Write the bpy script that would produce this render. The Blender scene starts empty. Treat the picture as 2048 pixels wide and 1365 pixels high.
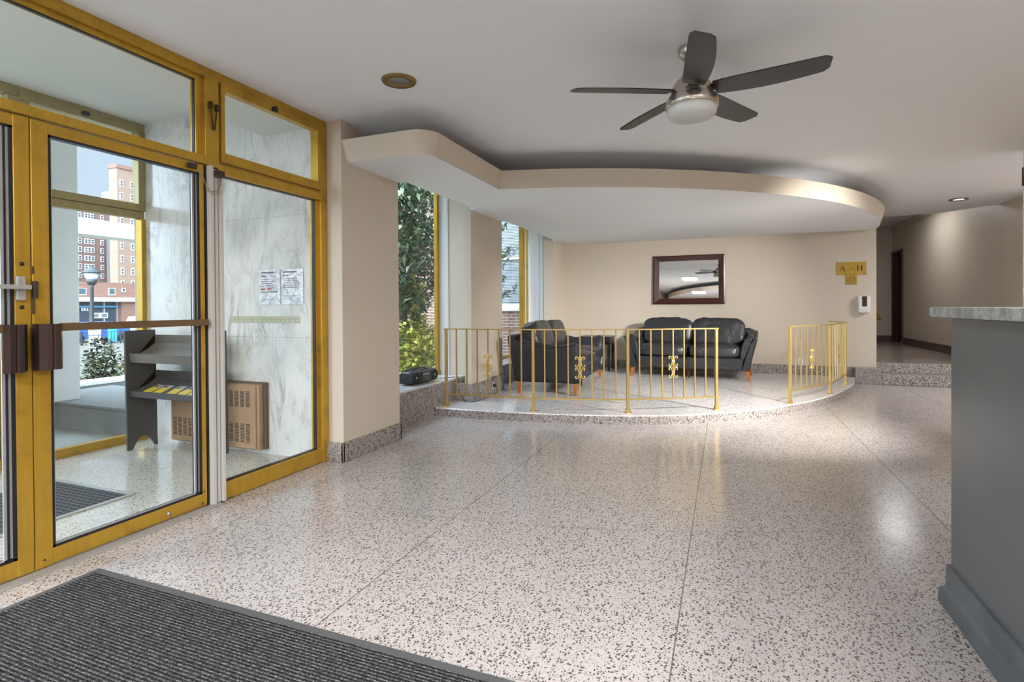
import bpy, bmesh, math, random
from mathutils import Vector, Matrix, noise
random.seed(7)
PI = math.pi
SC = bpy.context.scene
COL = SC.collection

# ------------------------------------------------------------------ camera
W_PX, F_PX, CY_PX = 2048.0, 1069.22, 622.04
cam_d = bpy.data.cameras.new('camera')
cam_d.sensor_fit = 'HORIZONTAL'; cam_d.sensor_width = 36.0
cam_d.lens = F_PX / W_PX * 36.0
cam_d.shift_y = (CY_PX - 682.5) / W_PX
cam_d.clip_start = 0.05; cam_d.clip_end = 600
cam = bpy.data.objects.new('camera', cam_d); COL.objects.link(cam)
CR = Vector((0.37027099, -0.92890144, -0.00644211))
CU = Vector((0.00948448, -0.00315422, 0.99995005))
CF = Vector((0.92887536, 0.37031359, -0.00764223))
m = Matrix.Identity(4)
for i in range(3):
    m[i][0], m[i][1], m[i][2] = CR[i], CU[i], -CF[i]
m.translation = Vector((0, 0, 1.22))
cam.matrix_world = m
SC.camera = cam

# ------------------------------------------------------------------ view, world, sun, added fill lamps
SC.view_settings.view_transform = 'Standard'
SC.view_settings.look = 'None'
SC.view_settings.gamma = 1.0
SC.view_settings.use_curve_mapping = False
SC.view_settings.exposure = 0.66
SKY_LOW, SKY_HIGH = 0.72, 7.8
world = bpy.data.worlds.new('sky'); SC.world = world; world.use_nodes = True
wn, wl = world.node_tree.nodes, world.node_tree.links
bg = wn['Background']
wg = wn.new('ShaderNodeTexCoord'); ws = wn.new('ShaderNodeSeparateXYZ')
wl.new(wg.outputs['Generated'], ws.inputs[0])
wr = wn.new('ShaderNodeValToRGB'); wl.new(ws.outputs['Z'], wr.inputs[0])
wr.color_ramp.elements[0].position = 0.0; wr.color_ramp.elements[0].color = (0.66, 0.80, 1.0, 1)
wr.color_ramp.elements[1].position = 0.45; wr.color_ramp.elements[1].color = (0.60, 0.77, 1.0, 1)
wl.new(wr.outputs[0], bg.inputs['Color'])
SUN_TRAVEL = Vector((0.74, 0.16, -0.65)).normalized()     # the sky brightens towards the sun, which stands over the left end of the street
wd = wn.new('ShaderNodeVectorMath'); wd.operation = 'DOT_PRODUCT'; wl.new(wg.outputs['Generated'], wd.inputs[0]); wd.inputs[1].default_value = -SUN_TRAVEL
wm = wn.new('ShaderNodeMapRange'); wm.interpolation_type = 'SMOOTHSTEP'; wl.new(wd.outputs['Value'], wm.inputs['Value'])
wm.inputs['From Min'].default_value = -0.15; wm.inputs['From Max'].default_value = 0.6
wm.inputs['To Min'].default_value = SKY_LOW; wm.inputs['To Max'].default_value = SKY_HIGH
wl.new(wm.outputs['Result'], bg.inputs['Strength'])

def light(name, kind, loc, energy, color=(1, 1, 1), size=None, sizey=None, rot=None, angle=None, spread=None):
    d = bpy.data.lights.new(name, kind); d.energy = energy; d.color = color
    if kind == 'AREA':
        d.shape = 'RECTANGLE' if sizey else 'DISK'; d.size = size
        if sizey: d.size_y = sizey
        if spread: d.spread = spread
    if angle is not None: d.angle = angle
    if kind == 'POINT' and size: d.shadow_soft_size = size
    o = bpy.data.objects.new(name, d); COL.objects.link(o); o.location = loc
    if rot: o.rotation_euler = rot
    return o
sd = SUN_TRAVEL          # sunlight travels this way: over the roof, onto the street
sun = light('sun', 'SUN', (0, 0, 30), 1.9, (1.0, 0.95, 0.86), angle=0.03)
sun.rotation_euler = sd.to_track_quat('-Z', 'Y').to_euler()
# unseen fill panels added to light the lobby: behind the camera and over the reception side (their housings are built below)
ZC, ZS = 2.705, 2.375         # lobby ceiling, underside of the dropped soffits
FILL_PANELS = [(-1.2, 1.2, ZC, 108), (-1.2, -1.2, ZC, 108), (-4.0, 1.0, ZS, 45), (-4.0, -1.2, ZS, 45), (-7.0, 0.0, ZS, 45), (0.6, -1.9, ZC, 80),
          (7.7, -4.3, ZC, 75), (12.2, -3.05, 3.12, 14)]
for i, (x, y, z, e) in enumerate(FILL_PANELS):
    light('fill_panel', 'AREA', (x, y, z - 0.035), e, (0.985, 0.985, 1.0), 1.1, 0.5)
FILL_SPOTS = [((5.2, -2.50, 2.15), (9.75, 1.8, 0.8), 16), ((4.4, -2.50, 2.15), (6.8, 0.6, 0.0), 30)]
for p_, q_, e in FILL_SPOTS:      # fill lights added to lift the back wall and platform, beyond the right edge of the frame
    light('wall_fill_lamp', 'AREA', p_, e, (1.0, 0.98, 0.96), 0.34, spread=1.05, rot=(Vector(q_) - Vector(p_)).to_track_quat('-Z', 'Y').to_euler())
light('vestibule_fill_lamp', 'AREA', (0.2, 4.2, 2.62 + 0.28), 30, (1.0, 0.99, 0.97), 1.1, 0.5)  # unseen fill lamp added to brighten the vestibule

# ------------------------------------------------------------------ materials
def mat(name, color=(0.8, 0.8, 0.8), rough=0.5, metal=0.0, spec=0.5, emit=None, estr=0.0, coat=0.0, trans=0.0):
    M = bpy.data.materials.new(name); M.use_nodes = True
    b = M.node_tree.nodes['Principled BSDF']
    b.inputs['Base Color'].default_value = (*color, 1); b.inputs['Roughness'].default_value = rough
    b.inputs['Metallic'].default_value = metal; b.inputs['Specular IOR Level'].default_value = spec
    if coat: b.inputs['Coat Weight'].default_value = coat; b.inputs['Coat Roughness'].default_value = 0.08
    if trans: b.inputs['Transmission Weight'].default_value = trans
    if emit: b.inputs['Emission Color'].default_value = (*emit, 1); b.inputs['Emission Strength'].default_value = estr
    return M
def nd(M, t): return M.node_tree.nodes.new(t)
def lk(M, a, b): M.node_tree.links.new(a, b)
def pos(M): return nd(M, 'ShaderNodeNewGeometry').outputs['Position']
def bs(M): return M.node_tree.nodes['Principled BSDF']
def ramp(M, fac, stops):
    r = nd(M, 'ShaderNodeValToRGB'); lk(M, fac, r.inputs[0])
    e = r.color_ramp.elements
    while len(e) < len(stops): e.new(0.5)
    for k, (p, c) in enumerate(stops): e[k].position = p; e[k].color = (*c, 1) if len(c) == 3 else c
    return r.outputs[0]
def noise_t(M, vec, scale, detail=3, rough=0.5, dist=0.0):
    n = nd(M, 'ShaderNodeTexNoise'); lk(M, vec, n.inputs['Vector'])
    n.inputs['Scale'].default_value = scale; n.inputs['Detail'].default_value = detail
    n.inputs['Roughness'].default_value = rough; n.inputs['Distortion'].default_value = dist
    return n
def mth(M, op, a, b=None, c=None):
    n = nd(M, 'ShaderNodeMath'); n.operation = op
    for k, v in enumerate((a, b, c)):
        if v is None: continue
        if isinstance(v, (int, float)): n.inputs[k].default_value = v
        else: lk(M, v, n.inputs[k])
    return n.outputs[0]
def mixc(M, fac, a, b, mode='MIX'):
    n = nd(M, 'ShaderNodeMix'); n.data_type = 'RGBA'; n.blend_type = mode
    if isinstance(fac, (int, float)): n.inputs[0].default_value = fac
    else: lk(M, fac, n.inputs[0])
    for v, k in ((a, 6), (b, 7)):
        if isinstance(v, tuple): n.inputs[k].default_value = (*v, 1)
        else: lk(M, v, n.inputs[k])
    return n.outputs[2]
def bump(M, h, strength=0.2, dist=0.01):
    n = nd(M, 'ShaderNodeBump'); n.inputs['Strength'].default_value = strength; n.inputs['Distance'].default_value = dist
    lk(M, h, n.inputs['Height']); lk(M, n.outputs[0], bs(M).inputs['Normal'])
def mapping(M, vec, scale=(1, 1, 1), rot=(0, 0, 0), loc=(0, 0, 0)):
    n = nd(M, 'ShaderNodeMapping'); lk(M, vec, n.inputs[0])
    n.inputs['Scale'].default_value = scale; n.inputs['Rotation'].default_value = rot; n.inputs['Location'].default_value = loc
    return n.outputs[0]

def paint(name, c, rough=0.6, var=0.03, spec=0.3):
    M = mat(name, c, rough, spec=spec)
    n = noise_t(M, pos(M), 1.3, 3)
    a = tuple(x * (1 - var) for x in c); b = tuple(min(1, x * (1 + var)) for x in c)
    lk(M, ramp(M, n.outputs[0], [(0.3, a), (0.7, b)]), bs(M).inputs['Base Color'])
    n2 = noise_t(M, pos(M), 180, 2); bump(M, n2.outputs[0], 0.04, 0.002)
    return M

def terrazzo(name, base, chips, scale=62.0, thresh=0.37, rough=0.2, joints=False, spec=0.5):
    M = mat(name, base, rough, spec=spec)
    P = pos(M)
    wob = noise_t(M, P, 45, 2)
    addv = nd(M, 'ShaderNodeVectorMath'); addv.operation = 'MULTIPLY_ADD'
    lk(M, wob.outputs['Color'], addv.inputs[0]); addv.inputs[1].default_value = (0.016,) * 3; lk(M, P, addv.inputs[2])
    col = None
    big = noise_t(M, P, 0.9, 3)
    c = ramp(M, big.outputs[0], [(0.3, tuple(x * 0.94 for x in base)), (0.7, tuple(min(1, x * 1.05) for x in base))])
    fine = noise_t(M, P, 260, 2)
    c = mixc(M, mth(M, 'MULTIPLY', fine.outputs[0], 0.35), c, tuple(x * 0.72 for x in base))
    for k, (s, th, cc) in enumerate(((scale, thresh, chips[0]), (scale * 1.9, thresh * 0.86, chips[1]), (scale * 0.62, thresh * 0.55, chips[2]))):
        v = nd(M, 'ShaderNodeTexVoronoi'); v.inputs['Scale'].default_value = s; v.inputs['Randomness'].default_value = 1.0
        lk(M, mapping(M, addv.outputs[0], rot=(0, 0, 0.6 * k), scale=(1, 1.35, 1) if k != 1 else (1.3, 1, 1)), v.inputs['Vector'])
        rnd = nd(M, 'ShaderNodeSeparateColor'); lk(M, v.outputs['Color'], rnd.inputs[0])
        lim = mth(M, 'MULTIPLY_ADD', rnd.outputs[0], th * 0.95, th * 0.25)
        f = mth(M, 'LESS_THAN', v.outputs['Distance'], lim)
        f = mth(M, 'MULTIPLY', f, 0.93)
        c = mixc(M, f, c, cc)
    if joints:
        sx = nd(M, 'ShaderNodeSeparateXYZ'); lk(M, P, sx.inputs[0])
        X, Y = sx.outputs[0], sx.outputs[1]
        ly = mth(M, 'DIVIDE', mth(M, 'SUBTRACT', Y, 0.172), 1.29)
        ly = mth(M, 'ABSOLUTE', mth(M, 'SUBTRACT', ly, mth(M, 'ROUND', ly)))
        j1 = mth(M, 'MULTIPLY', mth(M, 'LESS_THAN', ly, 0.0022), mth(M, 'LESS_THAN', Y, 2.0))
        dx = mth(M, 'SUBTRACT', X, 9.24); dy = mth(M, 'SUBTRACT', Y, 2.27)
        r = mth(M, 'SQRT', mth(M, 'ADD', mth(M, 'MULTIPLY', dx, dx), mth(M, 'MULTIPLY', dy, dy)))
        lr = mth(M, 'DIVIDE', mth(M, 'SUBTRACT', r, 4.09), 1.235)
        lr = mth(M, 'ABSOLUTE', mth(M, 'SUBTRACT', lr, mth(M, 'ROUND', lr)))
        j2 = mth(M, 'MULTIPLY', mth(M, 'LESS_THAN', lr, 0.0024), mth(M, 'LESS_THAN', Y, 2.62))
        j3 = mth(M, 'LESS_THAN', mth(M, 'ABSOLUTE', mth(M, 'SUBTRACT', Y, 2.625)), 0.002)
        j = mth(M, 'MAXIMUM', mth(M, 'MAXIMUM', j1, mth(M, 'MULTIPLY', j2, 0.6)), j3)
        c = mixc(M, mth(M, 'MULTIPLY', j, 0.8), c, (0.10, 0.085, 0.075))
    lk(M, c, bs(M).inputs['Base Color'])
    rn = noise_t(M, P, 2.2, 4)
    rr = nd(M, 'ShaderNodeMapRange'); lk(M, rn.outputs[0], rr.inputs[0])
    rr.inputs['To Min'].default_value = rough * 0.8; rr.inputs['To Max'].default_value = rough * 1.3
    lk(M, rr.outputs[0], bs(M).inputs['Roughness'])
    return M

def brushed(name, c, rough=0.3, metal=0.9, dirt=(0.2, 0.12, 0.03), amount=0.25, stretch=(1, 1, 0.06), spec=0.5):
    M = mat(name, c, rough, metal, spec)
    n = noise_t(M, mapping(M, pos(M), stretch), 60, 4, 0.6)
    d = noise_t(M, pos(M), 5.0, 5, 0.65)
    f = ramp(M, d.outputs[0], [(0.5, (0, 0, 0)), (0.78, (1, 1, 1))])
    c0 = ramp(M, n.outputs[0], [(0.3, tuple(x * 0.86 for x in c)), (0.7, c)])
    c1 = mixc(M, mth(M, 'MULTIPLY', f, amount), c0, dirt)
    lk(M, c1, bs(M).inputs['Base Color'])
    return M

M_WALL = paint('beige_wall_paint', (0.61, 0.535, 0.435), 0.45, 0.02)
M_CEIL = paint('white_ceiling_paint', (0.82, 0.83, 0.85), 0.7, 0.01)
M_FASC = paint('beige_fascia_paint', (0.61, 0.535, 0.435), 0.5, 0.01)
M_VEST = paint('vestibule_ceiling_paint', (0.72, 0.73, 0.70), 0.7, 0.01)
CH = ((0.055, 0.042, 0.038), (0.19, 0.155, 0.14), (0.30, 0.25, 0.225))
M_FLOOR = terrazzo('terrazzo_floor', (0.515, 0.47, 0.445), CH, scale=72, thresh=0.405, rough=0.19, joints=True)
M_PLAT = terrazzo('terrazzo_platform', (0.78, 0.755, 0.73), CH, scale=80, thresh=0.38, rough=0.16)
M_BASE = terrazzo('terrazzo_base', (0.36, 0.325, 0.30), ((0.045, 0.035, 0.032), (0.12, 0.10, 0.09), (0.55, 0.52, 0.49)), scale=58, thresh=0.46, rough=0.28)
M_STEP = terrazzo('terrazzo_step', (0.42, 0.385, 0.355), ((0.05, 0.04, 0.036), (0.13, 0.11, 0.10), (0.52, 0.48, 0.45)), scale=42, thresh=0.50, rough=0.28)
M_HALLF = terrazzo('terrazzo_hall', (0.36, 0.30, 0.26), CH, scale=70, thresh=0.3, rough=0.2)
M_VFLOOR = terrazzo('terrazzo_vestibule', (0.62, 0.60, 0.54), CH, scale=75, thresh=0.33, rough=0.14)
M_GOLD = brushed('gold_anodised', (0.60, 0.36, 0.045), 0.34, 0.55, (0.16, 0.08, 0.015), 0.55)
M_GOLDD = brushed('weathered_bronze', (0.42, 0.34, 0.16), 0.36, 0.5, (0.2, 0.15, 0.06), 0.5)
M_BRASS = brushed('brass_rail', (0.66, 0.47, 0.17), 0.3, 0.75, (0.4, 0.25, 0.06), 0.25)
M_BRASS2 = brushed('brass_plate', (0.50, 0.32, 0.05), 0.5, 0.4, (0.35, 0.2, 0.03), 0.3)
M_BLACK = mat('black_gasket', (0.012, 0.013, 0.018), 0.35)
M_ALU = brushed('grey_aluminium', (0.50, 0.50, 0.49), 0.35, 0.5, (0.3, 0.3, 0.28), 0.2)
M_JAMB = paint('grey_jamb', (0.58, 0.56, 0.51), 0.45, 0.02)
M_DBRONZE = brushed('dark_bronze', (0.12, 0.082, 0.075), 0.2, 0.8, (0.05, 0.03, 0.03), 0.4, (8, 8, 0.1))
M_BAR = brushed('tan_bronze', (0.24, 0.16, 0.095), 0.3, 0.6, (0.12, 0.08, 0.05), 0.4)
M_WHITE = paint('white_plastic', (0.80, 0.80, 0.79), 0.35, 0.01)
M_WFRAME = paint('white_trim', (0.78, 0.78, 0.77), 0.4, 0.01)
M_NICKEL = brushed('brushed_nickel', (0.62, 0.55, 0.47), 0.26, 0.9, (0.4, 0.33, 0.25), 0.2, (1, 1, 0.05))
M_DARKW = mat('dark_wood', (0.05, 0.018, 0.012), 0.28, spec=0.5)

# glass that lets light straight through and mirrors by angle
def glass(name, tint=(0.97, 0.98, 0.97), refl=0.6, rough=0.0, haze=0.0):
    M = bpy.data.materials.new(name); M.use_nodes = True
    t = M.node_tree; t.nodes.clear()
    out = t.nodes.new('ShaderNodeOutputMaterial'); tr = t.nodes.new('ShaderNodeBsdfTransparent'); gl = t.nodes.new('ShaderNodeBsdfGlossy')
    fr = t.nodes.new('ShaderNodeFresnel'); fr.inputs[0].default_value = 1.45
    mx = t.nodes.new('ShaderNodeMixShader'); mm = t.nodes.new('ShaderNodeMath'); mm.operation = 'MULTIPLY'; mm.inputs[1].default_value = refl
    ge = t.nodes.new('ShaderNodeNewGeometry'); io = t.nodes.new('ShaderNodeMapRange')      # same mirror share from both sides of the pane
    io.inputs['To Min'].default_value = 1.45; io.inputs['To Max'].default_value = 1 / 1.45
    t.links.new(ge.outputs['Backfacing'], io.inputs[0]); t.links.new(io.outputs[0], fr.inputs[0])
    t.links.new(fr.outputs[0], mm.inputs[0]); t.links.new(mm.outputs[0], mx.inputs[0])
    tr.inputs[0].default_value = (*tint, 1); gl.inputs['Roughness'].default_value = rough
    t.links.new(tr.outputs[0], mx.inputs[1]); t.links.new(gl.outputs[0], mx.inputs[2]); t.links.new(mx.outputs[0], out.inputs[0])
    return M
M_GLASS = glass('window_glass')

def marble(name):
    M = mat(name, (0.72, 0.72, 0.69), 0.16, spec=0.5)
    P = pos(M)
    big = noise_t(M, mapping(M, P, (1, 1, 0.55)), 1.6, 5, 0.62, 0.6)
    c = ramp(M, big.outputs[0], [(0.30, (0.50, 0.51, 0.50)), (0.48, (0.70, 0.70, 0.675)), (0.75, (0.76, 0.76, 0.73))])
    for sc, w, s in ((2.3, 0.018, 0.62), (5.5, 0.014, 0.4)):
        n = noise_t(M, mapping(M, P, (1, 1.0, 0.34), rot=(0.25, 0, 0)), sc, 7, 0.68, 1.1)
        a = mth(M, 'ABSOLUTE', mth(M, 'SUBTRACT', n.outputs[0], 0.5))
        f = ramp(M, a, [(0.0, (1, 1, 1)), (w * 2.2, (0, 0, 0))])
        msk = noise_t(M, P, sc * 0.8, 2)
        f2 = mth(M, 'MULTIPLY', f, mth(M, 'MULTIPLY', ramp(M, msk.outputs[0], [(0.42, (0, 0, 0)), (0.62, (1, 1, 1))]), s))
        c = mixc(M, f2, c, (0.27, 0.28, 0.25))
    sx = nd(M, 'ShaderNodeSeparateXYZ'); lk(M, P, sx.inputs[0])
    z = mth(M, 'ADD', sx.outputs[2], 0.021); z = mth(M, 'ABSOLUTE', mth(M, 'SUBTRACT', z, mth(M, 'ROUND', z)))
    j = mth(M, 'LESS_THAN', z, 0.0016)
    c = mixc(M, mth(M, 'MULTIPLY', j, 0.55), c, (0.2, 0.2, 0.18))
    lk(M, c, bs(M).inputs['Base Color'])
    return M
M_MARBLE = marble('grey_veined_marble')

def brick(name, c1, c2, mortar, axes, bw=0.215, bh=0.066, ms=0.010):
    M = mat(name, c1, 0.85, spec=0.2)
    sx = nd(M, 'ShaderNodeSeparateXYZ'); lk(M, pos(M), sx.inputs[0])
    cb = nd(M, 'ShaderNodeCombineXYZ'); lk(M, sx.outputs[axes[0]], cb.inputs[0]); lk(M, sx.outputs[axes[1]], cb.inputs[1])
    b = nd(M, 'ShaderNodeTexBrick'); lk(M, cb.outputs[0], b.inputs['Vector'])
    b.inputs['Scale'].default_value = 1.0; b.inputs['Brick Width'].default_value = bw; b.inputs['Row Height'].default_value = bh
    b.inputs['Mortar Size'].default_value = ms; b.inputs['Color1'].default_value = (*c1, 1); b.inputs['Color2'].default_value = (*c2, 1)
    b.inputs['Mortar'].default_value = (*mortar, 1); b.inputs['Bias'].default_value = 0.0
    n = noise_t(M, pos(M), 14, 3)
    lk(M, mixc(M, mth(M, 'MULTIPLY', n.outputs[0], 0.35), b.outputs['Color'], tuple(x * 0.6 for x in c2)), bs(M).inputs['Base Color'])
    bump(M, mth(M, 'SUBTRACT', 1.0, b.outputs['Fac']), 0.4, 0.006)
    return M

# ------------------------------------------------------------------ mesh helpers
class MB:
    def __init__(s): s.v = []; s.f = []; s.sm = []
    def add(s, vs, fs, smooth=False):
        o = len(s.v); s.v += [tuple(p) for p in vs]; s.f += [tuple(o + i for i in f) for f in fs]; s.sm += [smooth] * len(fs); return s
    def box(s, x0, y0, z0, x1, y1, z1, M=None):
        vs = [Vector((x, y, z)) for x in (x0, x1) for y in (y0, y1) for z in (z0, z1)]
        if M is not None: vs = [M @ p for p in vs]
        return s.add(vs, [(0, 1, 3, 2), (4, 6, 7, 5), (0, 4, 5, 1), (2, 3, 7, 6), (0, 2, 6, 4), (1, 5, 7, 3)])
    def bbox(s, x0, y0, z0, x1, y1, z1, b=0.004, M=None):
        bm = bmesh.new()
        mm = Matrix.Translation(((x0 + x1) / 2, (y0 + y1) / 2, (z0 + z1) / 2)) @ Matrix.Diagonal((abs(x1 - x0), abs(y1 - y0), abs(z1 - z0), 1))
        bmesh.ops.create_cube(bm, size=1, matrix=mm)
        bmesh.ops.bevel(bm, geom=bm.edges[:], offset=min(b, abs(x1 - x0) / 2.2, abs(y1 - y0) / 2.2, abs(z1 - z0) / 2.2), segments=2, affect='EDGES', profile=0.6)
        vs = [M @ v.co if M is not None else v.co.copy() for v in bm.verts]
        s.add(vs, [[v.index for v in f.verts] for f in bm.faces]); bm.free(); return s
    def loft(s, rings, cap=True, closed=True, smooth=True):
        n = len(rings[0]); vs = [p for r in rings for p in r]; fs = []
        for i in range(len(rings) - 1):
            for j in range(n if closed else n - 1):
                a, b = i * n + j, i * n + (j + 1) % n
                fs.append((a, b, b + n, a + n))
        s.add(vs, fs, smooth)
        if cap:
            s.add(rings[0], [tuple(reversed(range(n)))]); s.add(rings[-1], [tuple(range(n))])
        return s
    def tube(s, pts, r, n=10, cap=True):
        pts = [Vector(p) for p in pts]; rs = r if isinstance(r, (list, tuple)) else [r] * len(pts)
        rings = []; up = None
        for i, p in enumerate(pts):
            t = (pts[min(i + 1, len(pts) - 1)] - pts[max(i - 1, 0)]).normalized()
            if up is None: up = Vector((0, 0, 1)) if abs(t.z) < 0.9 else Vector((1, 0, 0))
            a = t.cross(up)
            if a.length < 1e-4: a = t.orthogonal()
            a.normalize(); b = a.cross(t).normalized(); up = b
            rings.append([p + rs[i] * (math.cos(2 * PI * k / n) * a + math.sin(2 * PI * k / n) * b) for k in range(n)])
        return s.loft(rings, cap)
    def strip(s, pts, hw, hz, up=Vector((0, 0, 1))):
        """rectangular bar swept along a horizontal path"""
        pts = [Vector(p) for p in pts]; rings = []
        for i, p in enumerate(pts):
            t = (pts[min(i + 1, len(pts) - 1)] - pts[max(i - 1, 0)]).normalized(); a = t.cross(up).normalized()
            rings.append([p + a * hw - up * hz, p + a * hw + up * hz, p - a * hw + up * hz, p - a * hw - up * hz])
        return s.loft(rings, True, True, False)
    def lathe(s, prof, c=(0, 0, 0), n=32, axis='z', cap=True, smooth=True):
        rings = []
        for r, h in prof:
            ring = []
            for k in range(n):
                a = 2 * PI * k / n; p = (r * math.cos(a), r * math.sin(a), h)
                if axis == 'x': p = (h, p[0], p[1])
                if axis == 'y': p = (p[0], h, p[1])
                ring.append(Vector(p) + Vector(c))
            rings.append(ring)
        return s.loft(rings, cap, True, smooth)
    def prism(s, poly, z0, z1, M=None, smooth=False):
        n = len(poly)
        vs = [Vector((x, y, z)) for z in (z0, z1) for x, y in poly]
        if M is not None: vs = [M @ v for v in vs]
        s.add(vs, [tuple(reversed(range(n))), tuple(range(n, 2 * n))])
        s.add(vs, [(i, (i + 1) % n, n + (i + 1) % n, n + i) for i in range(n)], smooth); return s
    def quad(s, a, b, c, d): return s.add([a, b, c, d], [(0, 1, 2, 3)])
    def build(s, name, material, parent=None, mods=None):
        me = bpy.data.meshes.new(name)
        off = Vector((0, 0, 0))
        if parent is not None and parent.get('_wl') is not None: off = Vector(parent['_wl'])
        me.from_pydata([Vector(v) - off for v in s.v], [], s.f)
        bm = bmesh.new(); bm.from_mesh(me)
        for k, f in enumerate(bm.faces): f.smooth = s.sm[k] if k < len(s.sm) else False
        bmesh.ops.remove_doubles(bm, verts=bm.verts[:], dist=1e-5)
        bmesh.ops.recalc_face_normals(bm, faces=bm.faces[:])
        bm.to_mesh(me); bm.free()
        me.materials.append(material)
        o = bpy.data.objects.new(name, me); COL.objects.link(o)
        if parent is not None: o.parent = parent
        return o

def thing(name, label, cat, loc, group=None, kind=None, local=False, rz=0.0):
    o = bpy.data.objects.new(name, None); COL.objects.link(o); o.location = loc
    o.rotation_euler = (0, 0, rz); o.empty_display_size = 0.1
    o['label'] = label
    if cat: o['category'] = cat
    if group: o['group'] = group
    if kind: o['kind'] = kind
    if not local: o['_wl'] = list(loc)
    return o
def tag(o, label, cat, group=None, kind=None):
    o['label'] = label
    if cat: o['category'] = cat
    if group: o['group'] = group
    if kind: o['kind'] = kind
    return o
def struct(name, mb, m, parent=None, label=None):
    o = mb.build(name, m, parent)
    if parent is None: o['kind'] = 'structure'
    if label: o['label'] = label
    return o
def stands(loc): return Vector(loc)
def wlsub(o, base):      # lets a sub-part mesh (built in the same world coordinates) hang under a part
    o['_wl'] = list(base); return o
def sub(parent_part, root):   # parent_part is a mesh child of root (same origin)
    parent_part['_wl'] = root['_wl'] if root.get('_wl') is not None else [0, 0, 0]
    return parent_part

def catmull(P, n=10):
    P = [Vector(p) for p in P]; out = []
    for i in range(len(P) - 1):
        p0 = P[i - 1] if i else 2 * P[0] - P[1]; p1, p2 = P[i], P[i + 1]
        p3 = P[i + 2] if i + 2 < len(P) else 2 * P[-1] - P[-2]
        for k in range(n):
            t = k / n
            out.append(0.5 * ((2 * p1) + (-p0 + p2) * t + (2 * p0 - 5 * p1 + 4 * p2 - p3) * t * t + (-p0 + 3 * p1 - 3 * p2 + p3) * t ** 3))
    out.append(P[-1]); return out

# ================================================================== THE SETTING
XB = 9.75             # back wall
YF = 2.955            # room face of the entrance frames

struct('floor', MB().box(-11.5, -6.2, -0.15, 12.0, 3.04, 0.0), M_FLOOR)
struct('floor_vestibule', MB().box(-3.0, 3.04, -0.15, 3.40, 5.14, 0.0), M_VFLOOR)
# main ceiling, ending over the hall steps
cm = MB().prism([(-11.5, -6.2), (10.2, -6.2), (10.2, -3.75), (10.75, -3.2), (10.75, 3.45), (-11.5, 3.45)], ZC, ZC + 0.12)
struct('ceiling', cm, M_CEIL)
struct('ceiling_roof', MB().box(-11.5, -6.2, 3.3, 16.2, 3.75, 3.6), M_CEIL)
struct('ceiling_hall', MB().box(10.2, -6.2, 3.12, 16.0, 0.5, 3.2), M_CEIL)

# soffit plan (edge of the underside), corner at the pillar, along the windows, then a great arc to the back wall
def soffit_path(off, z):
    p = [(3.475 - off, 2.806)]
    r = 0.13
    q = max(r, 0.02 - off); r = q
    cx, cy = 3.475 + q, 2.06 + q
    for k in range(9):
        a = PI + (PI / 2) * k / 8
        p.append((cx + (r + off) * math.cos(a), cy + (r + off) * math.sin(a)))
    C = (10.084, 3.192); R = 5.361 + off
    yline = 2.06 - off
    a0 = math.atan2(yline - C[1], -math.sqrt(R * R - (yline - C[1]) ** 2))
    a1 = math.atan2(-math.sqrt(max(0, R * R - (9.745 - C[0]) ** 2)), 9.745 - C[0])
    if a0 > 0: a0 -= 2 * PI
    for k in range(65):
        a = a0 + (a1 - a0) * k / 64
        p.append((C[0] + R * math.cos(a), C[1] + R * math.sin(a)))
    return [Vector((x, y, z)) for x, y in p]
lo, hi = soffit_path(0.0, ZS), soffit_path(0.045, 2.545)
fa = MB().loft([lo, hi], False, False, False)
inn = soffit_path(0.005, 2.545)
fa.loft([hi, inn], False, False, False); fa.loft([inn, soffit_path(-0.04, ZS + 0.02)], False, False, False)
struct('trim_1', fa, M_FASC, label='beige curved fascia band around the dropped soffit')
poly = [(v.x, v.y) for v in lo] + [(9.745, 2.806)]
# underside (covers the window niches too)
struct('ceiling_soffit', MB().prism([(v.x + 0.0, v.y) for v in soffit_path(-0.004, 0)] + [(9.745, 2.835), (9.055, 2.835), (9.05, 2.74), (6.70, 2.74), (6.695, 2.812), (5.735, 2.812), (5.73, 2.715), (4.215, 2.715), (4.212, 2.806)], ZS, ZS + 0.04), M_CEIL)
struct('trim_11', MB().box(4.212, 2.715, ZS + 0.002, 5.74, 2.735, ZC).box(6.69, 2.74, ZS + 0.002, 9.06, 2.76, ZC), M_CEIL, label='upstand closing the soffit towards the window niches')
# cove: ceiling curls down behind the fascia
rings = []
for t in range(9):
    u = t / 8; rings.append(soffit_path(0.0 - 0.75 * u, ZC + 0.001 - 0.27 * u ** 1.6))
cv = MB().loft(rings, False, False, True)
struct('ceiling_cove', cv, M_CEIL)

# left wall: pillars between the windows
wl_ = MB()
wl_.box(3.425, 2.806, 0, 4.21, 3.60, ZC)                # pillar beside the entrance
wl_.box(5.74, 2.81, 0, 6.69, 2.90, ZC)                 # middle pillar, front
wl_.box(6.0, 2.90, 0, 6.66, 3.455, ZC)
wl_.box(9.06, 2.81, 0, 9.46, 3.0, ZC); wl_.box(9.46, 2.83, 0, 9.75, 3.0, ZC); wl_.box(9.32, 3.0, 0, 9.75, 3.455, ZC)
wl_.box(4.21, 3.44, 2.83, 9.4, 3.60, 3.3)
wl_.box(4.21, 3.44, -0.1, 9.4, 3.60, 0.36)
struct('wall_left', wl_, M_WALL)
wj = MB().box(5.985, 3.27, 0.365, 6.0, 3.40, ZC); wj.box(5.988, 3.255, 0.365, 6.0, 3.27, ZC)
wj.box(9.305, 3.17, 0.365, 9.32, 3.40, ZC); wj.box(9.308, 3.10, 0.365, 9.32, 3.165, ZC)
struct('trim_2', wj, M_WFRAME, label='pale grey window reveals')
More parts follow.
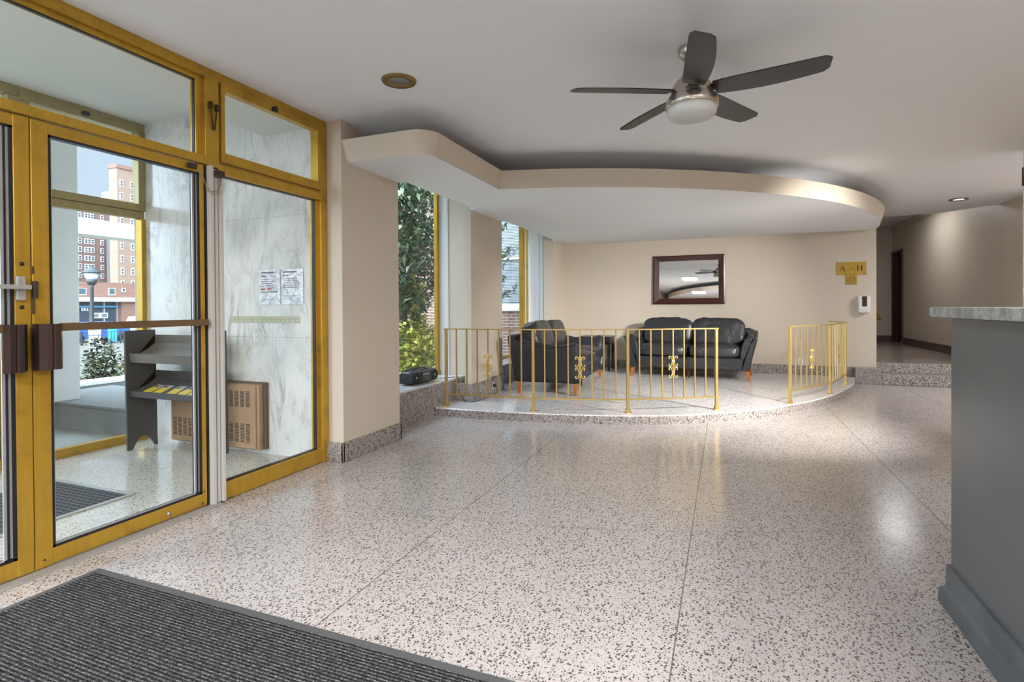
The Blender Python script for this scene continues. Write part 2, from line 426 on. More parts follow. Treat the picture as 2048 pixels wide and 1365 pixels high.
struct('wall_back', MB().box(XB, -2.17, 0, XB + 0.25, 3.60, ZC + 0.5), M_WALL)
# hall
wh = MB()
wh.box(15.6, -3.9, 0, 15.8, 0.4, 3.12)
wh.box(9.4, -3.95, 0, 14.76, -3.8, 3.12); wh.box(14.76, -3.95, 2.47, 15.8, -3.8, 3.12); 
wh.box(9.0, -6.2, 0, 9.4, -3.8, 3.12)
wh.box(XB + 0.25, 0.2, 0, 15.8, 0.4, 3.12)
wh.box(14.5, -5.2, 0, 16.2, -5.1, 3.12); wh.box(14.5, -5.1, 0, 14.6, -3.95, 3.12)
struct('wall_hall', wh, M_WALL)
struct('trim_3', MB().box(10.2, -3.80, 3.02, 15.6, -3.765, 3.12).box(10.2, -3.80, 2.99, 15.6, -3.785, 3.02), M_WALL, label='cornice along the hall ceiling')
struct('floor_hall', MB().box(9.95, -3.95, 0.0, 16.0, -2.17, 0.30).box(10.0, -2.17, 0.0, 16.0, 0.2, 0.30).box(14.5, -5.2, 0, 16.2, -3.9, 0.30), M_HALLF)
struct('floor_steps', MB().bbox(9.60, -3.80, 0.001, 9.96, -2.175, 0.15, 0.008).bbox(9.93, -3.80, 0.15, 9.99, -2.175, 0.301, 0.008), M_STEP)
struct('baseboard_hall', MB().box(9.96, -3.80, 0.30, 14.74, -3.785, 0.455).box(15.585, -3.78, 0.30, 15.6, 0.1, 0.455), mat('brown_base', (0.10, 0.065, 0.05), 0.4))
# room behind and beside the camera
wb = MB()
wb.box(-11.5, -6.2, 0, -11.3, 3.45, ZC); wb.box(-11.5, -6.4, 0, 9.4, -6.2, ZC)
wb.box(-11.5, 2.955, 0, -3.2, 3.15, ZC)
struct('wall_behind', wb, M_WALL)
M_PANEL = brushed('yellow_oak_panel', (0.62, 0.40, 0.13), 0.4, 0.0, (0.4, 0.22, 0.05), 0.3, (0.3, 1, 0.05))
struct('wall_right', MB().box(3.5, -2.86, 0, 6.62, -2.72, ZC), M_PANEL, label='yellow panelled wall behind the counter')
struct('trim_4', MB().bbox(6.62, -2.87, 0, 6.70, -2.70, ZC, 0.006), M_WFRAME, label='white corner trim of the yellow wall')
# a matching dropped soffit at the far end of the lobby behind the camera (seen in the mirror)
rs = []
for off, z in ((0.0, ZS), (0.05, 2.545), (0.0, 2.545)):
    R = 9.0 + off
    rs.append([Vector((-11.3 + R * math.cos(a), -1.2 + R * math.sin(a) * 0.45, z)) for a in [(-PI / 2) + PI * k / 40 for k in range(41)]])
bsf = MB().loft(rs, False, False, False)
struct('trim_5', bsf, M_FASC)
struct('ceiling_far_soffit', MB().prism([(v.x, v.y) for v in rs[0]], ZS, ZS + 0.04), M_CEIL)

# platform: spline edge, 9.5 cm high
PE = [(5.245, 3.02), (5.262, 2.487), (5.346, 1.71), (5.528, .935), (5.872, .225), (6.52, -.504), (7.52, -1.17), (8.62, -1.62), (9.30, -1.80), (9.76, -1.88)]
pe = catmull([Vector((x, y, 0)) for x, y in PE], 10)
HP = 0.095
pl = MB(); inner = [(v.x, v.y) for v in pe] + [(9.76, 3.10), (5.245, 3.10)]
pl.prism(inner, 0.0, HP - 0.012)
struct('trim_6', pl, M_BASE, label='dark speckled riser of the raised platform')
def inset(path, d):
    out = []
    for i, p in enumerate(path):
        t = (path[min(i + 1, len(path) - 1)] - path[max(i - 1, 0)]).normalized()
        out.append(p + Vector((0, 0, 1)).cross(t) * d)
    return out
r0 = [Vector((v.x, v.y, HP - 0.012)) for v in pe]; r1 = [Vector((v.x, v.y, HP - 0.0)) for v in inset(pe, 0.006)]
r2 = [Vector((v.x, v.y, HP + 0.0)) for v in inset(pe, 0.05)]
pt = MB().loft([r0, r1], False, False, True)
pt.add([*r1, Vector((9.76, 3.10, HP)), Vector((5.25, 3.10, HP))], [tuple(range(len(r1) + 2))])
struct('floor_platform', pt, M_PLAT)

# speckled bases
bb = MB()
bb.bbox(3.395, 2.786, 0, 4.215, 2.81, 0.152, 0.006); bb.bbox(3.395, 2.786, 0, 3.42, 2.955, 0.152, 0.006); bb.bbox(4.19, 2.786, 0, 4.215, 3.04, 0.152, 0.006)
bb.bbox(5.72, 2.79, HP, 6.70, 2.812, 0.30, 0.006); bb.bbox(5.72, 2.79, HP, 5.742, 3.04, 0.30, 0.006)
bb.bbox(9.04, 2.79, HP, 9.74, 2.812, 0.25, 0.006)
struct('baseboard_left', bb, M_BASE)
struct('baseboard_back', MB().bbox(XB - 0.022, -1.86, HP, XB, 2.81, 0.246, 0.006).bbox(XB - 0.15, -2.19, 0, XB, -1.86, 0.246, 0.01).bbox(XB - 0.022, -2.19, 0, XB + 0.2, -2.16, 0.246, 0.006), M_BASE)

# windows of the left wall
def niche_window(n, x0, x1, glass_y, mull):
    w = thing('window_%d' % n, '', None, (x0, 3.04, 0), kind='structure')
    del w['label']
    MB().box(x0, 3.035, 0.0, x1, 3.44, 0.35).build('sill_base', M_BASE, w)
    MB().bbox(x0, 3.03, 0.345, x1, 3.44, 0.365, 0.004).build('sill', M_PLAT, w)
    f = MB(); g = glass_y
    f.bbox(x0 - 0.0, g - 0.03, 0.365, x1, g + 0.03, 0.415, 0.004)
    fw = 0.055 if n == 1 else 0.012
    f.bbox(x1 - fw, g - 0.02, 0.366, x1 + 0.0, g + 0.029, ZC, 0.003); f.bbox(x0, g - 0.035, 0.365, x0 + 0.055, g + 0.03, ZC, 0.004)
    for mx in mull: f.bbox(mx - 0.045, g - 0.05, 0.365, mx + 0.045, g + 0.03, ZC, 0.004)
    f.build('window_frame', M_GOLD, w)
    MB().box(x0 + 0.05, g - 0.004, 0.41, x1 - 0.05, g + 0.004, ZC).build('pane', M_GLASS, w)
    return w
niche_window(1, 4.21, 5.995, 3.40, [])
niche_window(2, 6.66, 9.315, 3.40, [9.0])

# ---------------------------------------------------------------- entrance wall of gold frames
en = MB()
en.bbox(-3.2, YF, 2.645, 3.42, YF + 0.09, ZC, 0.004)                       # head
en.bbox(-3.2, YF + 0.02, 2.615, 2.44, YF + 0.07, 2.65, 0.003)
en.bbox(2.355, YF - 0.005, 2.10, 2.45, YF + 0.09, 2.66, 0.004)              # mullion over the door jamb
en.bbox(2.31, YF + 0.02, 2.15, 2.36, YF + 0.07, 2.62, 0.003)
en.bbox(0.40, YF - 0.012, 2.105, 2.40, YF + 0.08, 2.155, 0.004)             # transom bar over the doors
en.bbox(2.44, YF - 0.005, 2.065, 3.37, YF + 0.08, 2.125, 0.004)
en.bbox(2.44, YF + 0.012, 2.125, 3.37, YF + 0.07, 2.14, 0.003)
en.bbox(3.352, YF - 0.01, 0.0, 3.42, YF + 0.09, 2.66, 0.004)
en.bbox(3.315, YF + 0.02, 0.0, 3.355, YF + 0.07, 2.10, 0.003)
en.bbox(2.449, YF, 0.004, 3.36, YF + 0.07, 0.112, 0.004)
for x in (-1.35, 0.38): en.bbox(x, YF, 0.0, x + 0.075, YF + 0.09, 2.66, 0.004)
en.bbox(-3.2, YF, 2.105, 0.40, YF + 0.08, 2.155, 0.004); en.bbox(-3.2, YF, 0.0, 0.40, YF + 0.07, 0.112, 0.004)
w3 = thing('window_3', '', None, (0.4, YF, 0), kind='structure'); del w3['label']
en.build('entrance_frame', M_GOLD, w3)
MB().box(2.449, YF + 0.035, 0.11, 3.32, YF + 0.043, 2.07).build('side_pane', M_GLASS, w3)
MB().box(0.45, YF + 0.035, 2.15, 2.32, YF + 0.043, 2.62).build('transom_pane', M_GLASS, w3)
MB().box(-3.2, YF + 0.035, 0.11, 0.40, YF + 0.043, 2.64).build('side_pane', M_GLASS, w3)
# dark glazing lines
gk = MB()
for (a, b, z) in ((2.452, 3.318, 0.112), (2.452, 3.33, 2.06)): gk.box(a, YF + 0.02, z, b, YF + 0.05, z + 0.006)
gk.box(3.312, YF + 0.02, 0.11, 3.318, YF + 0.05, 2.06); gk.box(0.45, YF + 0.03, 2.61, 2.31, YF + 0.05, 2.618); gk.box(2.306, YF + 0.03, 2.155, 2.312, YF + 0.05, 2.615)
gk.build('glazing_bead', M_BLACK, w3)
# hinged transom sash right
ts = thing('window_4', '', None, (2.45, YF, 2.14), kind='structure'); del ts['label']
s_ = MB()
xa, xb, za, zb = 2.462, 3.352, 2.145, 2.648
s_.bbox(xa, YF - 0.012, za, xb, YF + 0.04, za + 0.062, 0.004); s_.bbox(xa, YF - 0.012, zb - 0.05, xb, YF + 0.04, zb, 0.004)
s_.bbox(xa + .001, YF - 0.011, za + .001, xa + 0.028, YF + 0.039, zb - .001, 0.003); s_.bbox(xb - 0.03, YF - 0.011, za + .001, xb - .001, YF + 0.039, zb - .001, 0.003)
s_.build('sash', M_GOLD, ts)
MB().box(xa + 0.02, YF + 0.012, za + 0.05, xb - 0.02, YF + 0.018, zb - 0.04).build('pane', M_GLASS, ts)
lt = MB().lathe([(0.0, -0.022), (0.016, -0.022), (0.018, -0.01), (0.018, 0.0)], (2.888, YF - 0.012, 2.622), 14, 'y'); lt.bbox(2.868, YF - 0.03, 2.60, 2.908, YF - 0.012, 2.615, 0.003)
lt.build('latch', M_BLACK, ts)
ch = MB()
ch.bbox(2.376, YF - 0.022, 2.455, 2.394, YF - 0.006, 2.498, 0.004); ch.bbox(2.418, YF - 0.022, 2.448, 2.436, YF - 0.006, 2.492, 0.004)
for (xs, xe) in ((2.385, 2.40), (2.427, 2.412)):
    for k in range(9):
        t = k / 8; x = xs + (xe - xs) * t; z = 2.455 - 0.12 * t
        ch.lathe([(0.0, z - 0.008), (0.0045, z - 0.006), (0.0045, z + 0.006), (0.0, z + 0.008)], (x, YF - 0.014, 0), 6, 'z', False)
ch.build('chain_stay', mat('dark_chain', (0.05, 0.04, 0.03), 0.4, 0.6), ts)

# grey steel jamb channels beside the door
jb = MB()
jb.bbox(2.362, YF - 0.03, 0.012, 2.388, YF + 0.06, 2.10, 0.002); jb.bbox(2.402, YF - 0.02, 0.012, 2.423, YF + 0.06, 2.085, 0.002); jb.bbox(2.430, YF - 0.035, 0.012, 2.450, YF + 0.06, 2.075, 0.002)
struct('trim_7', jb, M_JAMB, label='grey door jamb channels')
struct('trim_8', MB().box(2.386, YF - 0.005, 0.0, 2.432, YF + 0.05, 2.10).box(2.350, YF, 0.0, 2.363, YF + 0.05, 2.10), M_BLACK, label='dark gap between the jamb channels')
th = MB()
for k in range(4): th.bbox(-0.2, YF - 0.055 + k * 0.014, 0.0, 2.41, YF - 0.043 + k * 0.014, 0.010 + 0.003 * (k % 2), 0.002)
th.bbox(-0.2, YF, 0.0, 2.41, YF + 0.07, 0.008, 0.002)
struct('trim_9', th, M_ALU, label='aluminium door threshold')

# doors
def door_leaf(n, x0, x1, meet):
    d = thing('door_%d' % n, '', None, (x0, YF, 0), kind='structure'); del d['label']
    y0, y1 = YF + 0.002, YF + 0.046
    st = 0.062
    f = MB()
    f.bbox(x0, y0, 0.014, x0 + (st + 0.008 if meet == 'l' else 0.03), y1, 2.10, 0.004)
    f.bbox(x1 - (0.03 if meet == 'l' else st), y0, 0.014, x1, y1, 2.10, 0.004)
    f.bbox(x0 + 0.02, y0 + 0.0012, 0.016, x1 - 0.02, y1 - 0.0012, 0.092, 0.004); f.bbox(x0 + 0.02, y0 + 0.0012, 2.045, x1 - 0.02, y1 - 0.0012, 2.098, 0.004)
    f.build('door_frame', M_GOLD, d)
    ga, gb = (x0 + 0.070, x1 - 0.03) if meet == 'l' else (x0 + 0.03, x1 - 0.062)
    g = MB()
    for a in ((ga - 0.002, 0.09, ga + 0.011, 2.047), (gb - 0.014, 0.09, gb + 0.002, 2.047), (ga, 0.088, gb, 0.103), (ga, 2.035, gb, 2.047), (gb - 0.034, 0.10, gb - 0.026, 2.037)):
        g.box(a[0], y0 + 0.003, a[1], a[2], y1 - 0.003, a[3])
    g.build('gasket', M_BLACK, d)
    g2 = MB()
    for a in ((ga + 0.011, 0.10, ga + 0.016, 2.037), (gb - 0.026, 0.10, gb - 0.014, 2.037), (gb - 0.045, 0.10, gb - 0.034, 2.037), (ga + 0.01, 0.102, gb - 0.014, 0.108)): g2.box(a[0], y0 + 0.008, a[1], a[2], y0 + 0.017, a[3])
    g2.build('inner_bead', M_ALU, d)
    MB().box(ga, y0 + 0.018, 0.095, gb, y0 + 0.026, 2.04).build('pane', M_GLASS, d)
    return d, ga, gb
d1, ga, gb = door_leaf(1, 1.466, 2.346, 'l')
d2, ga2, gb2 = door_leaf(2, 0.46, 1.462, 'r')
def pull_plate(d, xa, xb, flip):
    m_ = MB(); y = YF - 0.075
    pr = [(0.0, 0.055), (0.012, 0.018), (0.045, 0.0), (0.075, 0.004), (0.085, 0.010), (0.095, 0.004), (0.125, 0.006), (0.15, 0.03)]
    w = xb - xa
    pts = [(xa + (p / 0.15) * w if not flip else xb - (p / 0.15) * w, y + q) for p, q in pr]
    outer = pts; inner_ = [(p, q + 0.006) for p, q in pts]
    rings = [[Vector((p, q, z)) for p, q in outer + inner_[::-1]] for z in (0.942, 1.155)]
    m_.loft(rings, True, True, False)
    m_.bbox(min(xa, xb) + w * 0.2, y + 0.02, 1.0, min(xa, xb) + w * 0.42, YF + 0.01, 1.1, 0.004)
    return m_.build('pull_plate', M_DBRONZE, d)
pull_plate(d1, 1.452, 1.56, False)
pull_plate(d2, 1.335, 1.425, True)
MB().bbox(1.55, YF - 0.045, 1.119, 2.335, YF - 0.033, 1.157, 0.003).bbox(2.318, YF - 0.04, 1.13, 2.334, YF + 0.01, 1.155, 0.002).build('push_bar', M_BAR, d1)
MB().bbox(0.50, YF - 0.045, 1.119, 1.345, YF - 0.033, 1.157, 0.003).build('push_bar', M_BAR, d2)
def screw(m_, x, z, r=0.010): m_.lathe([(0.0, -0.004), (r * 0.6, -0.004), (r, 0.0)], (x, YF + 0.001, z), 12, 'y')
lk2 = MB().bbox(1.400, YF - 0.014, 1.262, 1.437, YF + 0.003, 1.372, 0.006)
o = lk2.build('lock_plate', M_ALU, d2)
sub(o, d2); MB().bbox(0.9, YF - 0.045, 1.312, 1.443, YF - 0.03, 1.332, 0.003).bbox(1.42, YF - 0.04, 1.314, 1.436, YF - 0.01, 1.330, 0.003).build('lever', M_ALU, o)
m_ = MB(); screw(m_, 1.428, 1.428); screw(m_, 1.426, 1.232); m_.build('cylinder', M_BLACK, d2)
m_ = MB().bbox(1.466, YF - 0.004, 1.385, 1.472, YF + 0.004, 1.42, 0.002).bbox(1.464, YF - 0.016, 1.275, 1.482, YF + 0.004, 1.352, 0.003).bbox(1.466, YF - 0.005, 1.20, 1.472, YF + 0.004, 1.275, 0.002)
m_.build('strike_latch', mat('dark_steel', (0.09, 0.085, 0.08), 0.35, 0.7), d1)
m_ = MB(); m_.bbox(2.235, YF - 0.024, 2.058, 2.285, YF + 0.004, 2.088, 0.005); m_.lathe([(0.0, 2.235), (0.010, 2.235), (0.010, 2.228)], (0, YF - 0.012, 2.072), 10, 'x')
o = m_.build('door_contact', mat('dark_contact', (0.06, 0.045, 0.035), 0.4, 0.4), d1); sub(o, d1)
cab = MB()
cab.tube([(2.28, YF - 0.02, 2.065), (2.30, YF - 0.022, 2.03), (2.33, YF - 0.03, 1.98), (2.335, YF - 0.034, 1.94), (2.36, YF - 0.04, 1.935), (2.40, YF - 0.042, 1.95), (2.425, YF - 0.042, 1.99), (2.43, YF - 0.04, 2.03)], 0.0022, 6)
cab.tube([(2.32, YF - 0.02, 2.03), (2.335, YF - 0.034, 1.96), (2.37, YF - 0.045, 1.917), (2.41, YF - 0.045, 1.93), (2.42, YF - 0.043, 2.03)], 0.0022, 6)
cab.build('cable', mat('beige_cable', (0.25, 0.20, 0.12), 0.5), o)
MB().bbox(2.385, YF - 0.06, 2.035, 2.445, YF - 0.03, 2.075, 0.006).build('jamb_sensor', mat('dark_sensor', (0.04, 0.03, 0.025), 0.4), w3)
m_ = MB(); m_.lathe([(0.0, -0.006), (0.010, -0.005), (0.012, 0.0)], (2.10, YF + 0.001, 0.05), 12, 'y'); m_.build('floor_bolt', M_ALU, d1)
m_ = MB()
for x, z in ((2.325, 0.105), (2.315, 0.035), (1.50, 0.05)): screw(m_, x, z, 0.005)
m_.build('screw', M_BLACK, d1)

# ---------------------------------------------------------------- vestibule
struct('wall_vestibule', MB().box(3.395, 3.045, 0, 3.42, 5.05, 2.95), M_MARBLE, label='grey veined marble wall of the vestibule')
vw = MB(); vw.box(-3.2, 3.05, 0, -3.0, 5.1, 2.95)
struct('wall_vestibule_far', vw, M_MARBLE)
struct('ceiling_vestibule', MB().box(-3.2, 3.045, 2.66, 3.395, 3.58, 2.75).box(-3.2, 3.58, 2.945, 3.6, 5.2, 3.02).box(-3.2, 3.575, 2.75, 3.395, 3.60, 2.945), M_VEST)
YO = 5.05
of = MB()
of.bbox(-3.0, YO, 2.865, 3.395, YO + 0.08, 2.945, 0.004)
of.bbox(-3.0, YO + 0.008, 2.062, 3.39, YO + 0.075, 2.129, 0.003); of.bbox(2.445, YO - 0.008, 2.131, 3.385, YO + 0.058, 2.195, 0.003)
of.bbox(2.43, YO - 0.01, 2.845, 3.38, YO + 0.06, 2.90, 0.004)
of.bbox(3.33, YO - 0.01, 2.132, 3.394, YO + 0.08, 2.862, 0.004); of.bbox(2.36, YO - 0.012, 0.0, 2.44, YO + 0.082, 2.862, 0.004); of.bbox(2.441, YO - 0.009, 2.197, 2.50, YO + 0.056, 2.843, 0.004)
w5 = thing('window_5', '', None, (2.4, YO, 0), kind='structure'); del w5['label']
of.build('outer_frame', M_GOLDD, w5)
og = MB().bbox(2.44, YO, 0.0, 3.395, YO + 0.07, 0.075, 0.004).bbox(3.355, YO - 0.005, 0.0, 3.395, YO + 0.08, 2.06, 0.004)
og.build('lower_frame', M_GOLD, w5)
MB().box(2.44, YO + 0.035, 0.07, 3.36, YO + 0.042, 2.065).build('lower_pane', M_GLASS, w5)
MB().box(2.45, YO + 0.03, 2.17, 3.35, YO + 0.036, 2.88).build('upper_pane', M_GLASS, w5)
MB().box(-3.0, YO + 0.03, 2.13, 2.38, YO + 0.036, 2.87).build('upper_pane', M_GLASS, w5)
MB().bbox(2.865, YO - 0.035, 2.868, 2.915, YO - 0.008, 2.90, 0.006).build('latch', M_BLACK, w5)
d3 = thing('door_3', '', None, (1.5, YO, 0), kind='structure'); del d3['label']
f = MB()
for a, b in ((1.40, 2.35), (0.42, 1.39), (-0.7, 0.40)):
    f.bbox(a, YO, 0.01, a + 0.06, YO + 0.045, 2.06, 0.004); f.bbox(b - 0.06, YO, 0.01, b, YO + 0.045, 2.06, 0.004)
    f.bbox(a + .02, YO + .0012, 0.012, b - .02, YO + 0.0438, 0.10, 0.004); f.bbox(a + .02, YO + .0012, 1.99, b - .02, YO + 0.0438, 2.058, 0.004)
f.build('door_frame', M_GOLD, d3)
MB().box(-0.7, YO + 0.02, 0.1, 2.3, YO + 0.026, 2.0).build('pane', M_GLASS, d3)
MB().box(2.283, YO - 0.002, 0.1, 2.293, YO + 0.05, 1.99).box(1.458, YO - 0.002, 0.1, 1.466, YO + 0.05, 1.99).build('gasket', M_BLACK, d3)
# ================================================================== THINGS IN THE VESTIBULE
M_RACK = mat('dark_grey_laminate', (0.07, 0.07, 0.075), 0.45)
M_RACKL = paint('grey_laminate', (0.15, 0.14, 0.125), 0.35, 0.05)
def rack():
    t = thing('literature_rack', 'dark grey laminate literature rack with two sloping shelves in the vestibule', 'rack', (3.16, 4.33, 0))
    def side(y, name):
        a = MB(); n = 14
        arch = []
        for k in range(n + 1):
            u = k / n; arch.append((3.075 + 0.19 * u, 0.10 * math.sin(PI * u) ** 0.8 + 0.004))
        poly = [(3.030, 0.002), *arch, (3.292, 0.002), (3.28, 1.035), (3.017, 1.035)]
        vs = [Vector((x, yy, z)) for yy in (y - 0.009, y + 0.009) for x, z in poly]; k = len(poly)
        a.add(vs, [tuple(range(k)), tuple(reversed(range(k, 2 * k)))] + [(i, (i + 1) % k, k + (i + 1) % k, k + i) for i in range(k)])
        a.build(name, M_RACK, t)
    side(4.775, 'side_panel'); side(3.90, 'side_panel')
    for zf, zb_, lip in ((0.835, 0.93, 0.075), (0.512, 0.612, 0.05)):
        a = MB(); y0, y1 = 3.909, 4.766
        prof = [(3.05, zf), (3.062, zf + 0.004), (3.075, zf - lip + 0.045), (3.285, zb_ - 0.03), (3.285, zb_ + 0.06), (3.277, zb_ + 0.06), (3.277, zb_ - 0.012), (3.08, zf - lip + 0.01), (3.062, zf - lip)]
        a.loft([[Vector((x, y, z)) for x, z in prof] for y in (y0, y1)], True, True, False)
        a.build('shelf', M_RACKL if zf > .8 else M_RACK, t)
    return t
rack()
M_BOOK = mat('yellow_booklet', (0.75, 0.55, 0.05), 0.35)
M_BOOKT = mat('pale_booklet_top', (0.42, 0.43, 0.45), 0.35)
ang = math.atan2(0.582 - 0.507, 3.285 - 3.075)
for k, y in enumerate((4.60, 4.47, 4.30, 4.18, 4.06)):
    w_ = ['leftmost yellow and grey booklet on the lower rack shelf', 'yellow booklet second from the left on the lower rack shelf', 'middle yellow booklet of the five on the lower rack shelf', 'yellow booklet second from the right on the lower rack shelf', 'rightmost yellow booklet on the rack shelf, partly behind the door jamb'][k]
    loc = Vector((3.085, y, 0.507))
    t = thing('booklet', w_, 'booklet', loc, 'booklets on the lower rack shelf', local=True, rz=0.0)
    R = Matrix.Rotation(-ang, 4, 'Y') @ Matrix.Rotation(0.12 * ((k % 3) - 1), 4, 'Z')
    MB().box(0, -0.05, 0.001, 0.085, 0.05, 0.006, R).build('cover', M_BOOK, t)
    MB().box(0.085, -0.05, 0.001, 0.13, 0.05, 0.006, R).build('title_band', M_BOOKT, t)
    MB().box(0.088, 0.0, 0.0062, 0.11, 0.035, 0.0066, R).build('dark_patch', M_BLACK, t)

def convector():
    t = thing('convector_cover', 'tan metal heater cover with two bands of slots against the marble', 'heater', (3.355, 4.08, 0.04))
    M_TAN = brushed('tan_metal', (0.47, 0.30, 0.18), 0.4, 0.2, (0.25, 0.17, 0.11), 0.7, (1, 1, 0.4))
    a = MB(); a.bbox(3.315, 3.575, 0.045, 3.393, 4.62, 0.585, 0.008); a.build('casing', M_TAN, t)
    a = MB(); a.bbox(3.30, 3.60, 0.055, 3.318, 4.60, 0.575, 0.006); p = a.build('front_panel', M_TAN, t); sub(p, t)
    for z0, z1 in ((0.105, 0.265), (0.40, 0.535)):
        s_ = MB()
        for y in [3.66 + 0.062 * q for q in range(15)]:
            n = 13
            for k in range(n):
                z = z0 + (z1 - z0) * k / n
                s_.box(3.2975, y, z, 3.3015, y + 0.042, z + 0.0055)
        s_.build('slot_band', mat('slot_shadow', (0.03, 0.03, 0.03), 0.7), p)
    MB().box(3.36, 3.552, 0.045, 3.393, 3.575, 0.59).box(3.36, 3.552, 0.585, 3.393, 4.65, 0.60).build('flange', mat('rusty_flange', (0.13, 0.085, 0.06), 0.7), t)
convector()

def notice(y0, y1, lab, red):
    M = mat('laminated_sheet', (0.80, 0.81, 0.84), 0.12, spec=0.8, coat=0.6)
    P = pos(M); n = noise_t(M, P, 16, 4, 0.6, 1.2)
    c = ramp(M, n.outputs[0], [(0.40, (0.52, 0.54, 0.60)), (0.55, (0.85, 0.86, 0.88))])
    bump(M, n.outputs[0], 0.9, 0.02); lk(M, c, bs(M).inputs['Base Color'])
    z0, z1 = 1.252, 1.540; N = 10
    g = MB(); rng = []
    for i in range(N + 1):
        rng.append([Vector((3.3925 - 0.004 * abs(math.sin(i * 1.7 + k * 0.9)), y0 + (y1 - y0) * k / 8, z0 + (z1 - z0) * i / N)) for k in range(9)])
    g.loft(rng, False, False, True)
    o = g.build('notice', M, None); tag(o, lab, 'notice'); 
    MK = mat('printed_lines', (0.12, 0.12, 0.16), 0.5); MRD = mat('red_print', (0.55, 0.10, 0.08), 0.5)
    yy0, yy1 = y0 + 0.02, y1 - 0.02
    rr = random.Random(3 if red else 5)
    rows = [(1.512, 0.010, .75), (1.485, .006, .3)] + [(1.46 - 0.018 * k, 0.003, rr.uniform(.5, .95)) for k in range(5)] + ([(1.352, .008, .95)] if red else []) + [(1.32 - 0.016 * k, 0.0025, rr.uniform(.3, .8)) for k in range(3)]
    for z, h, w in rows: MB().box(3.386, yy1 - (yy1 - yy0) * w, z, 3.3868, yy1, z + h).build('printed_line', MK, o)
    if red:
        MB().box(3.386, yy1 - .045, 1.372, 3.3868, yy1, 1.383).build('red_line', MRD, o); MB().box(3.386, yy1 - .11, 1.374, 3.3868, yy1 - .07, 1.385).build('red_line', MRD, o)
    return o
notice(3.408, 3.634, 'left laminated notice with red and black print on the marble', True)
notice(3.166, 3.393, 'right crumpled plastic notice sleeve on the marble wall', False)

def greek_key():
    M = mat('pale_olive_relief', (0.40, 0.40, 0.27), 0.35, 0.2)
    y0, y1 = 3.207, 3.977; z0, z1 = 1.100, 1.155
    a = MB(); a.box(3.389, y0, z0, 3.3955, y1, z1)
    o = a.build('frieze_plaque', mat('cream_plaque', (0.62, 0.61, 0.47), 0.35), None)
    tag(o, 'slim Greek key patterned plaque strip on the marble wall', 'plaque')
    b = MB(); b.box(3.3865, y0, z1 - 0.007, 3.389, y1, z1 - 0.003); b.box(3.3865, y0, z0 + 0.003, 3.389, y1, z0 + 0.007)
    n = 15; w = (y1 - y0) / n; t = 0.0042
    zb_, zt_ = z0 + 0.0125, z1 - 0.0125; zm = (zb_ + zt_) / 2
    for k in range(n):
        y = y1 - w * k
        def H(ya, yb, z): b.box(3.3865, y - yb, z - t / 2, 3.389, y - ya, z + t / 2)
        def V(yy, za, zb2): b.box(3.3865, y - yy - t / 2, za, 3.389, y - yy + t / 2, zb2)
        H(0, w * 0.74, zt_); V(w * 0.02, zb_, zt_); V(w * 0.74, zm - 0.002, zt_); H(w * 0.42, w * 0.74, zm - 0.002); V(w * 0.42, zm - 0.002, zm + 0.007)
        H(w * 0.02, w * 0.22, zb_ ) if k % 1 else None
        V(w * 0.22, zb_, zm + 0.006); H(w * 0.22, w, zb_)
    b.build('key_relief', M, o)
greek_key()

# mats
M_MAT = mat('charcoal_carpet', (0.05, 0.05, 0.052), 0.95, spec=0.1)
sx = nd(M_MAT, 'ShaderNodeSeparateXYZ'); P = pos(M_MAT); lk(M_MAT, P, sx.inputs[0])
wob = noise_t(M_MAT, P, 9, 2)
v_ = mth(M_MAT, 'SINE', mth(M_MAT, 'MULTIPLY', mth(M_MAT, 'ADD', sx.outputs[0], mth(M_MAT, 'MULTIPLY', wob.outputs[0], 0.004)), 2 * PI / 0.0145))
n1 = noise_t(M_MAT, mapping(M_MAT, P, (1, 0.6, 1)), 330, 3, 0.7); n2 = noise_t(M_MAT, P, 90, 3, 0.7)
fl_ = mth(M_MAT, 'ADD', mth(M_MAT, 'MULTIPLY', n1.outputs[0], 0.75), mth(M_MAT, 'MULTIPLY', n2.outputs[0], 0.35))
c = ramp(M_MAT, fl_, [(0.42, (0.012, 0.012, 0.013)), (0.54, (0.05, 0.05, 0.052)), (0.68, (0.27, 0.27, 0.27))])
c = mixc(M_MAT, ramp(M_MAT, mth(M_MAT, 'MULTIPLY_ADD', v_, 0.5, 0.5), [(0.02, (0.9, 0.9, 0.9)), (0.22, (0, 0, 0))]), c, (0.010, 0.010, 0.012))
lk(M_MAT, c, bs(M_MAT).inputs['Base Color'])
bump(M_MAT, mth(M_MAT, 'ADD', v_, mth(M_MAT, 'MULTIPLY', n1.outputs[0], 1.0)), 0.8, 0.004)
t = thing('entrance_mat', 'large ribbed charcoal carpet mat with a grey rubber edge before the door', 'mat', (0.6, 1.6, 0))
MB().box(-1.3, 0.1, 0.001, 1.565, 2.70, 0.008).build('carpet', M_MAT, t)
MB().bbox(-1.335, 0.06, 0.0005, 1.602, 2.735, 0.0055, 0.003).build('rubber_edge', mat('grey_rubber', (0.085, 0.085, 0.085), 0.6), t)
t = thing('vestibule_mat', 'black slatted foot mat in a steel frame on the vestibule floor', 'mat', (1.4, 4.03, 0))
M_M2 = mat('slatted_mat', (0.05, 0.055, 0.06), 0.8)
sx = nd(M_M2, 'ShaderNodeSeparateXYZ'); lk(M_M2, pos(M_M2), sx.inputs[0])
v1 = mth(M_M2, 'SINE', mth(M_M2, 'MULTIPLY', sx.outputs[0], 2 * PI / 0.035)); v2 = mth(M_M2, 'SINE', mth(M_M2, 'MULTIPLY', mth(M_M2, 'ADD', sx.outputs[1], mth(M_M2, 'MULTIPLY', sx.outputs[0], 0.3)), 2 * PI / 0.05))
